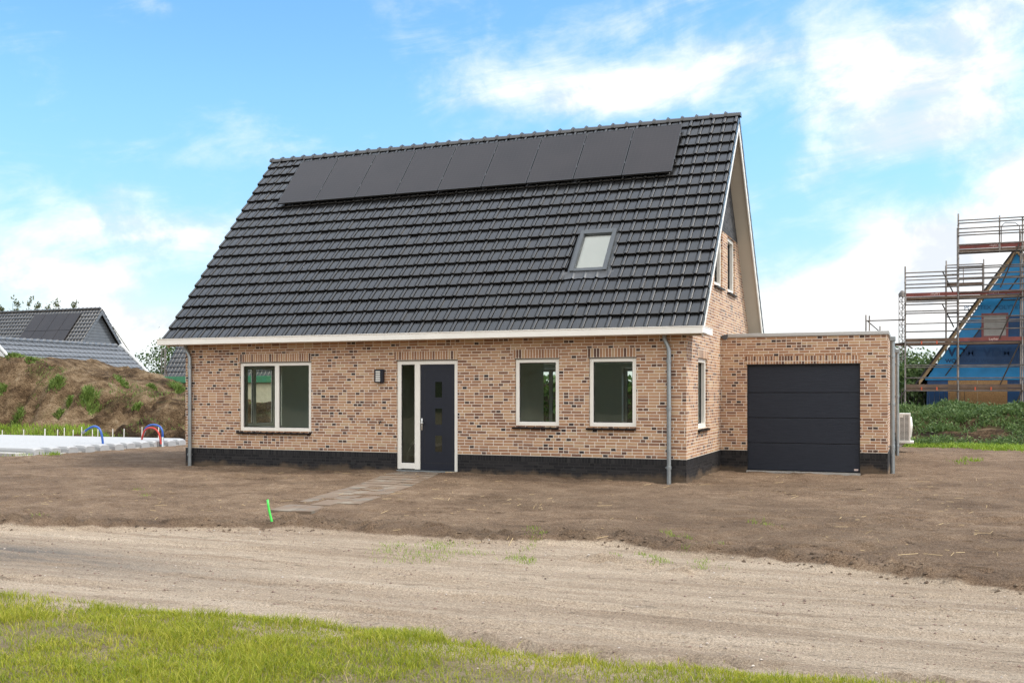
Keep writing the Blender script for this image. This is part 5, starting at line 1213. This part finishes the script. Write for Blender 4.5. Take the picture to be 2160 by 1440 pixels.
ex, ey = np.cos(a)*ln, np.sin(a)*ln; px_, py_ = -np.sin(a)*.0024, np.cos(a)*.0024; rise = RNG.uniform(0, .05, len(X))*(RNG.uniform(0, 1, len(X)) < .25)
V = np.stack([np.stack([X-ex-px_, Y-ey-py_, z], 1), np.stack([X-ex+px_, Y-ey+py_, z+.004], 1), np.stack([X+ex+px_, Y+ey+py_, H(X+ex, Y+ey)+.01+rise], 1), np.stack([X+ex-px_, Y+ey-py_, H(X+ex, Y+ey)+.006+rise], 1)], 1).reshape(-1, 3)
tag(np_mesh('straw', V, np.arange(len(V)).reshape(-1, 4), M['straw']), kind='stuff')
# verge grass in front: dense where we stand, patchy along its edge
n = 400000; X = RNG.uniform(4, 21, n); Y = RNG.uniform(-16.6, -12.3, n); e2 = edge2(X)
pn_ = fbm(X*1.3, Y*1.3, 4, 111); dens = ss(e2-Y, -.14, .05)*np.maximum(.22+.78*ss(pn_, .34, .52), .75*ss(X, 12, 13)*ss(Y, -13.7, -13.3)); dens = np.where((e2-Y < .15) & (X < 12.3), dens*ss(fbm(X*2.6, Y*2.6, 3, 112), .40, .52), dens)
k = RNG.uniform(0, 1, n) < dens; X, Y = X[k], Y[k]; tuft = fbm(X*3.1, Y*3.1, 3, 113)
hg = (.022+.085*tuft**1.6)*RNG.uniform(.5, 1.4, len(X))
tag(blades('grass', np.stack([X, Y, H(X, Y)-.004], 1), hg, RNG.uniform(.0034, .0068, len(X)), RNG.uniform(.15, 1.2, len(X)), 'grass'), kind='stuff')
n = 2600; X = RNG.uniform(5, 20, n); Y = RNG.uniform(-16, -12.8, n); k = (edge2(X)-Y > -.05) & (fbm(X*1.7, Y*1.7, 3, 114) > .5); X, Y = X[k], Y[k]
tag(blades('dry_grass', np.stack([X, Y, H(X, Y)-.004], 1), RNG.uniform(.06, .16, len(X)), RNG.uniform(.0025, .0045, len(X)), RNG.uniform(.2, 1.2, len(X)), 'straw'), kind='stuff')
# thin sprigs between road and soil, and at the plot on the left
sp = []
for (u0, u1, v0, v1, m_, sd) in ((780, 1010, 1140, 1175, 26, .10), (1060, 1130, 1150, 1185, 7, .06), (1120, 1150, 1120, 1160, 4, .05), (1270, 1560, 1160, 1195, 12, .05), (1400, 1450, 1125, 1142, 4, .05), (60, 85, 1085, 1103, 3, .06), (290, 330, 1035, 1050, 2, .06), (0, 62, 953, 964, 26, .25), (108, 118, 958, 964, 6, .12), (1560, 1620, 1100, 1120, 3, .05), (2020, 2100, 965, 985, 5, .1)):
    for _ in range(m_):
        r_ = ray(RNG.uniform(u0, u1), RNG.uniform(v0, v1)); p_ = CAM+r_*((0.0-CZ)/r_.z); c_ = int(RNG.integers(8, 34))
        sp.append(np.stack([p_.x+RNG.normal(0, sd, c_), p_.y+RNG.normal(0, sd, c_)], 1))
sp = np.concatenate(sp); dist = np.hypot(sp[:, 0]-CX, sp[:, 1]-CY)
tag(blades('grass_sprigs', np.stack([sp[:, 0], sp[:, 1], H(sp[:, 0], sp[:, 1])-.004], 1), RNG.uniform(.02, .07, len(sp))*(1+.9*(dist > 20)), .006+.012*(dist > 20), RNG.uniform(.2, 1.0, len(sp)), 'lime'), kind='stuff')
hd = empty('hedge', (0, 22, 0), 'dark hedge behind the brick house, seen through its rear door', 'hedge')
n = 9000; leaves('foliage', np.stack([RNG.uniform(-9, 9, n), 22+RNG.normal(0, .45, n), RNG.uniform(0, 2.5, n)], 1), np.full(n, .34), 'leaf', hd)
MB().box(-8.8, 8.8, 21.8, 22.2, 0, 2.2).build('stems', M['bark'], hd)
n = 5000; X = RNG.uniform(-2, 9, n); Y = RNG.uniform(9.2, 21, n)
tag(blades('grass', np.stack([X, Y, H(X, Y)-.02], 1), RNG.uniform(.12, .4, n), np.full(n, .04), RNG.uniform(.2, .9, n), 'weed'), kind='stuff')
n = 26000; a = RNG.uniform(-1.9, 1.9, n); rr_ = 560+RNG.normal(0, 10, n); hz = 8.5*vn(a*40, a*0, 131)*(.5+.5*vn(a*160, a*0, 132))
tag(leaves('far_woodland', np.stack([CX+np.sin(a)*rr_, CY+np.cos(a)*rr_, hz*RNG.uniform(0, 1, n)], 1), np.full(n, 4.0), 'leaf'), kind='stuff')
# wood on the far side of the field in front of the house (seen mirrored in the panes)
nc = 900; cx_ = RNG.uniform(-90, 60, nc); cy_ = -72+RNG.normal(0, 4, nc); cz_ = RNG.uniform(.5, 9.5, nc)*(.75+.4*vn(cx_*.11, cx_*0, 7)); n = 85000; k = RNG.integers(0, nc, n)
tag(leaves('woodland', np.stack([cx_[k], cy_[k], cz_[k]], 1)+RNG.normal(size=(n, 3))*np.array([2.4, 1.4, .9]), np.full(n, 1.3), 'leaf'), kind='stuff')
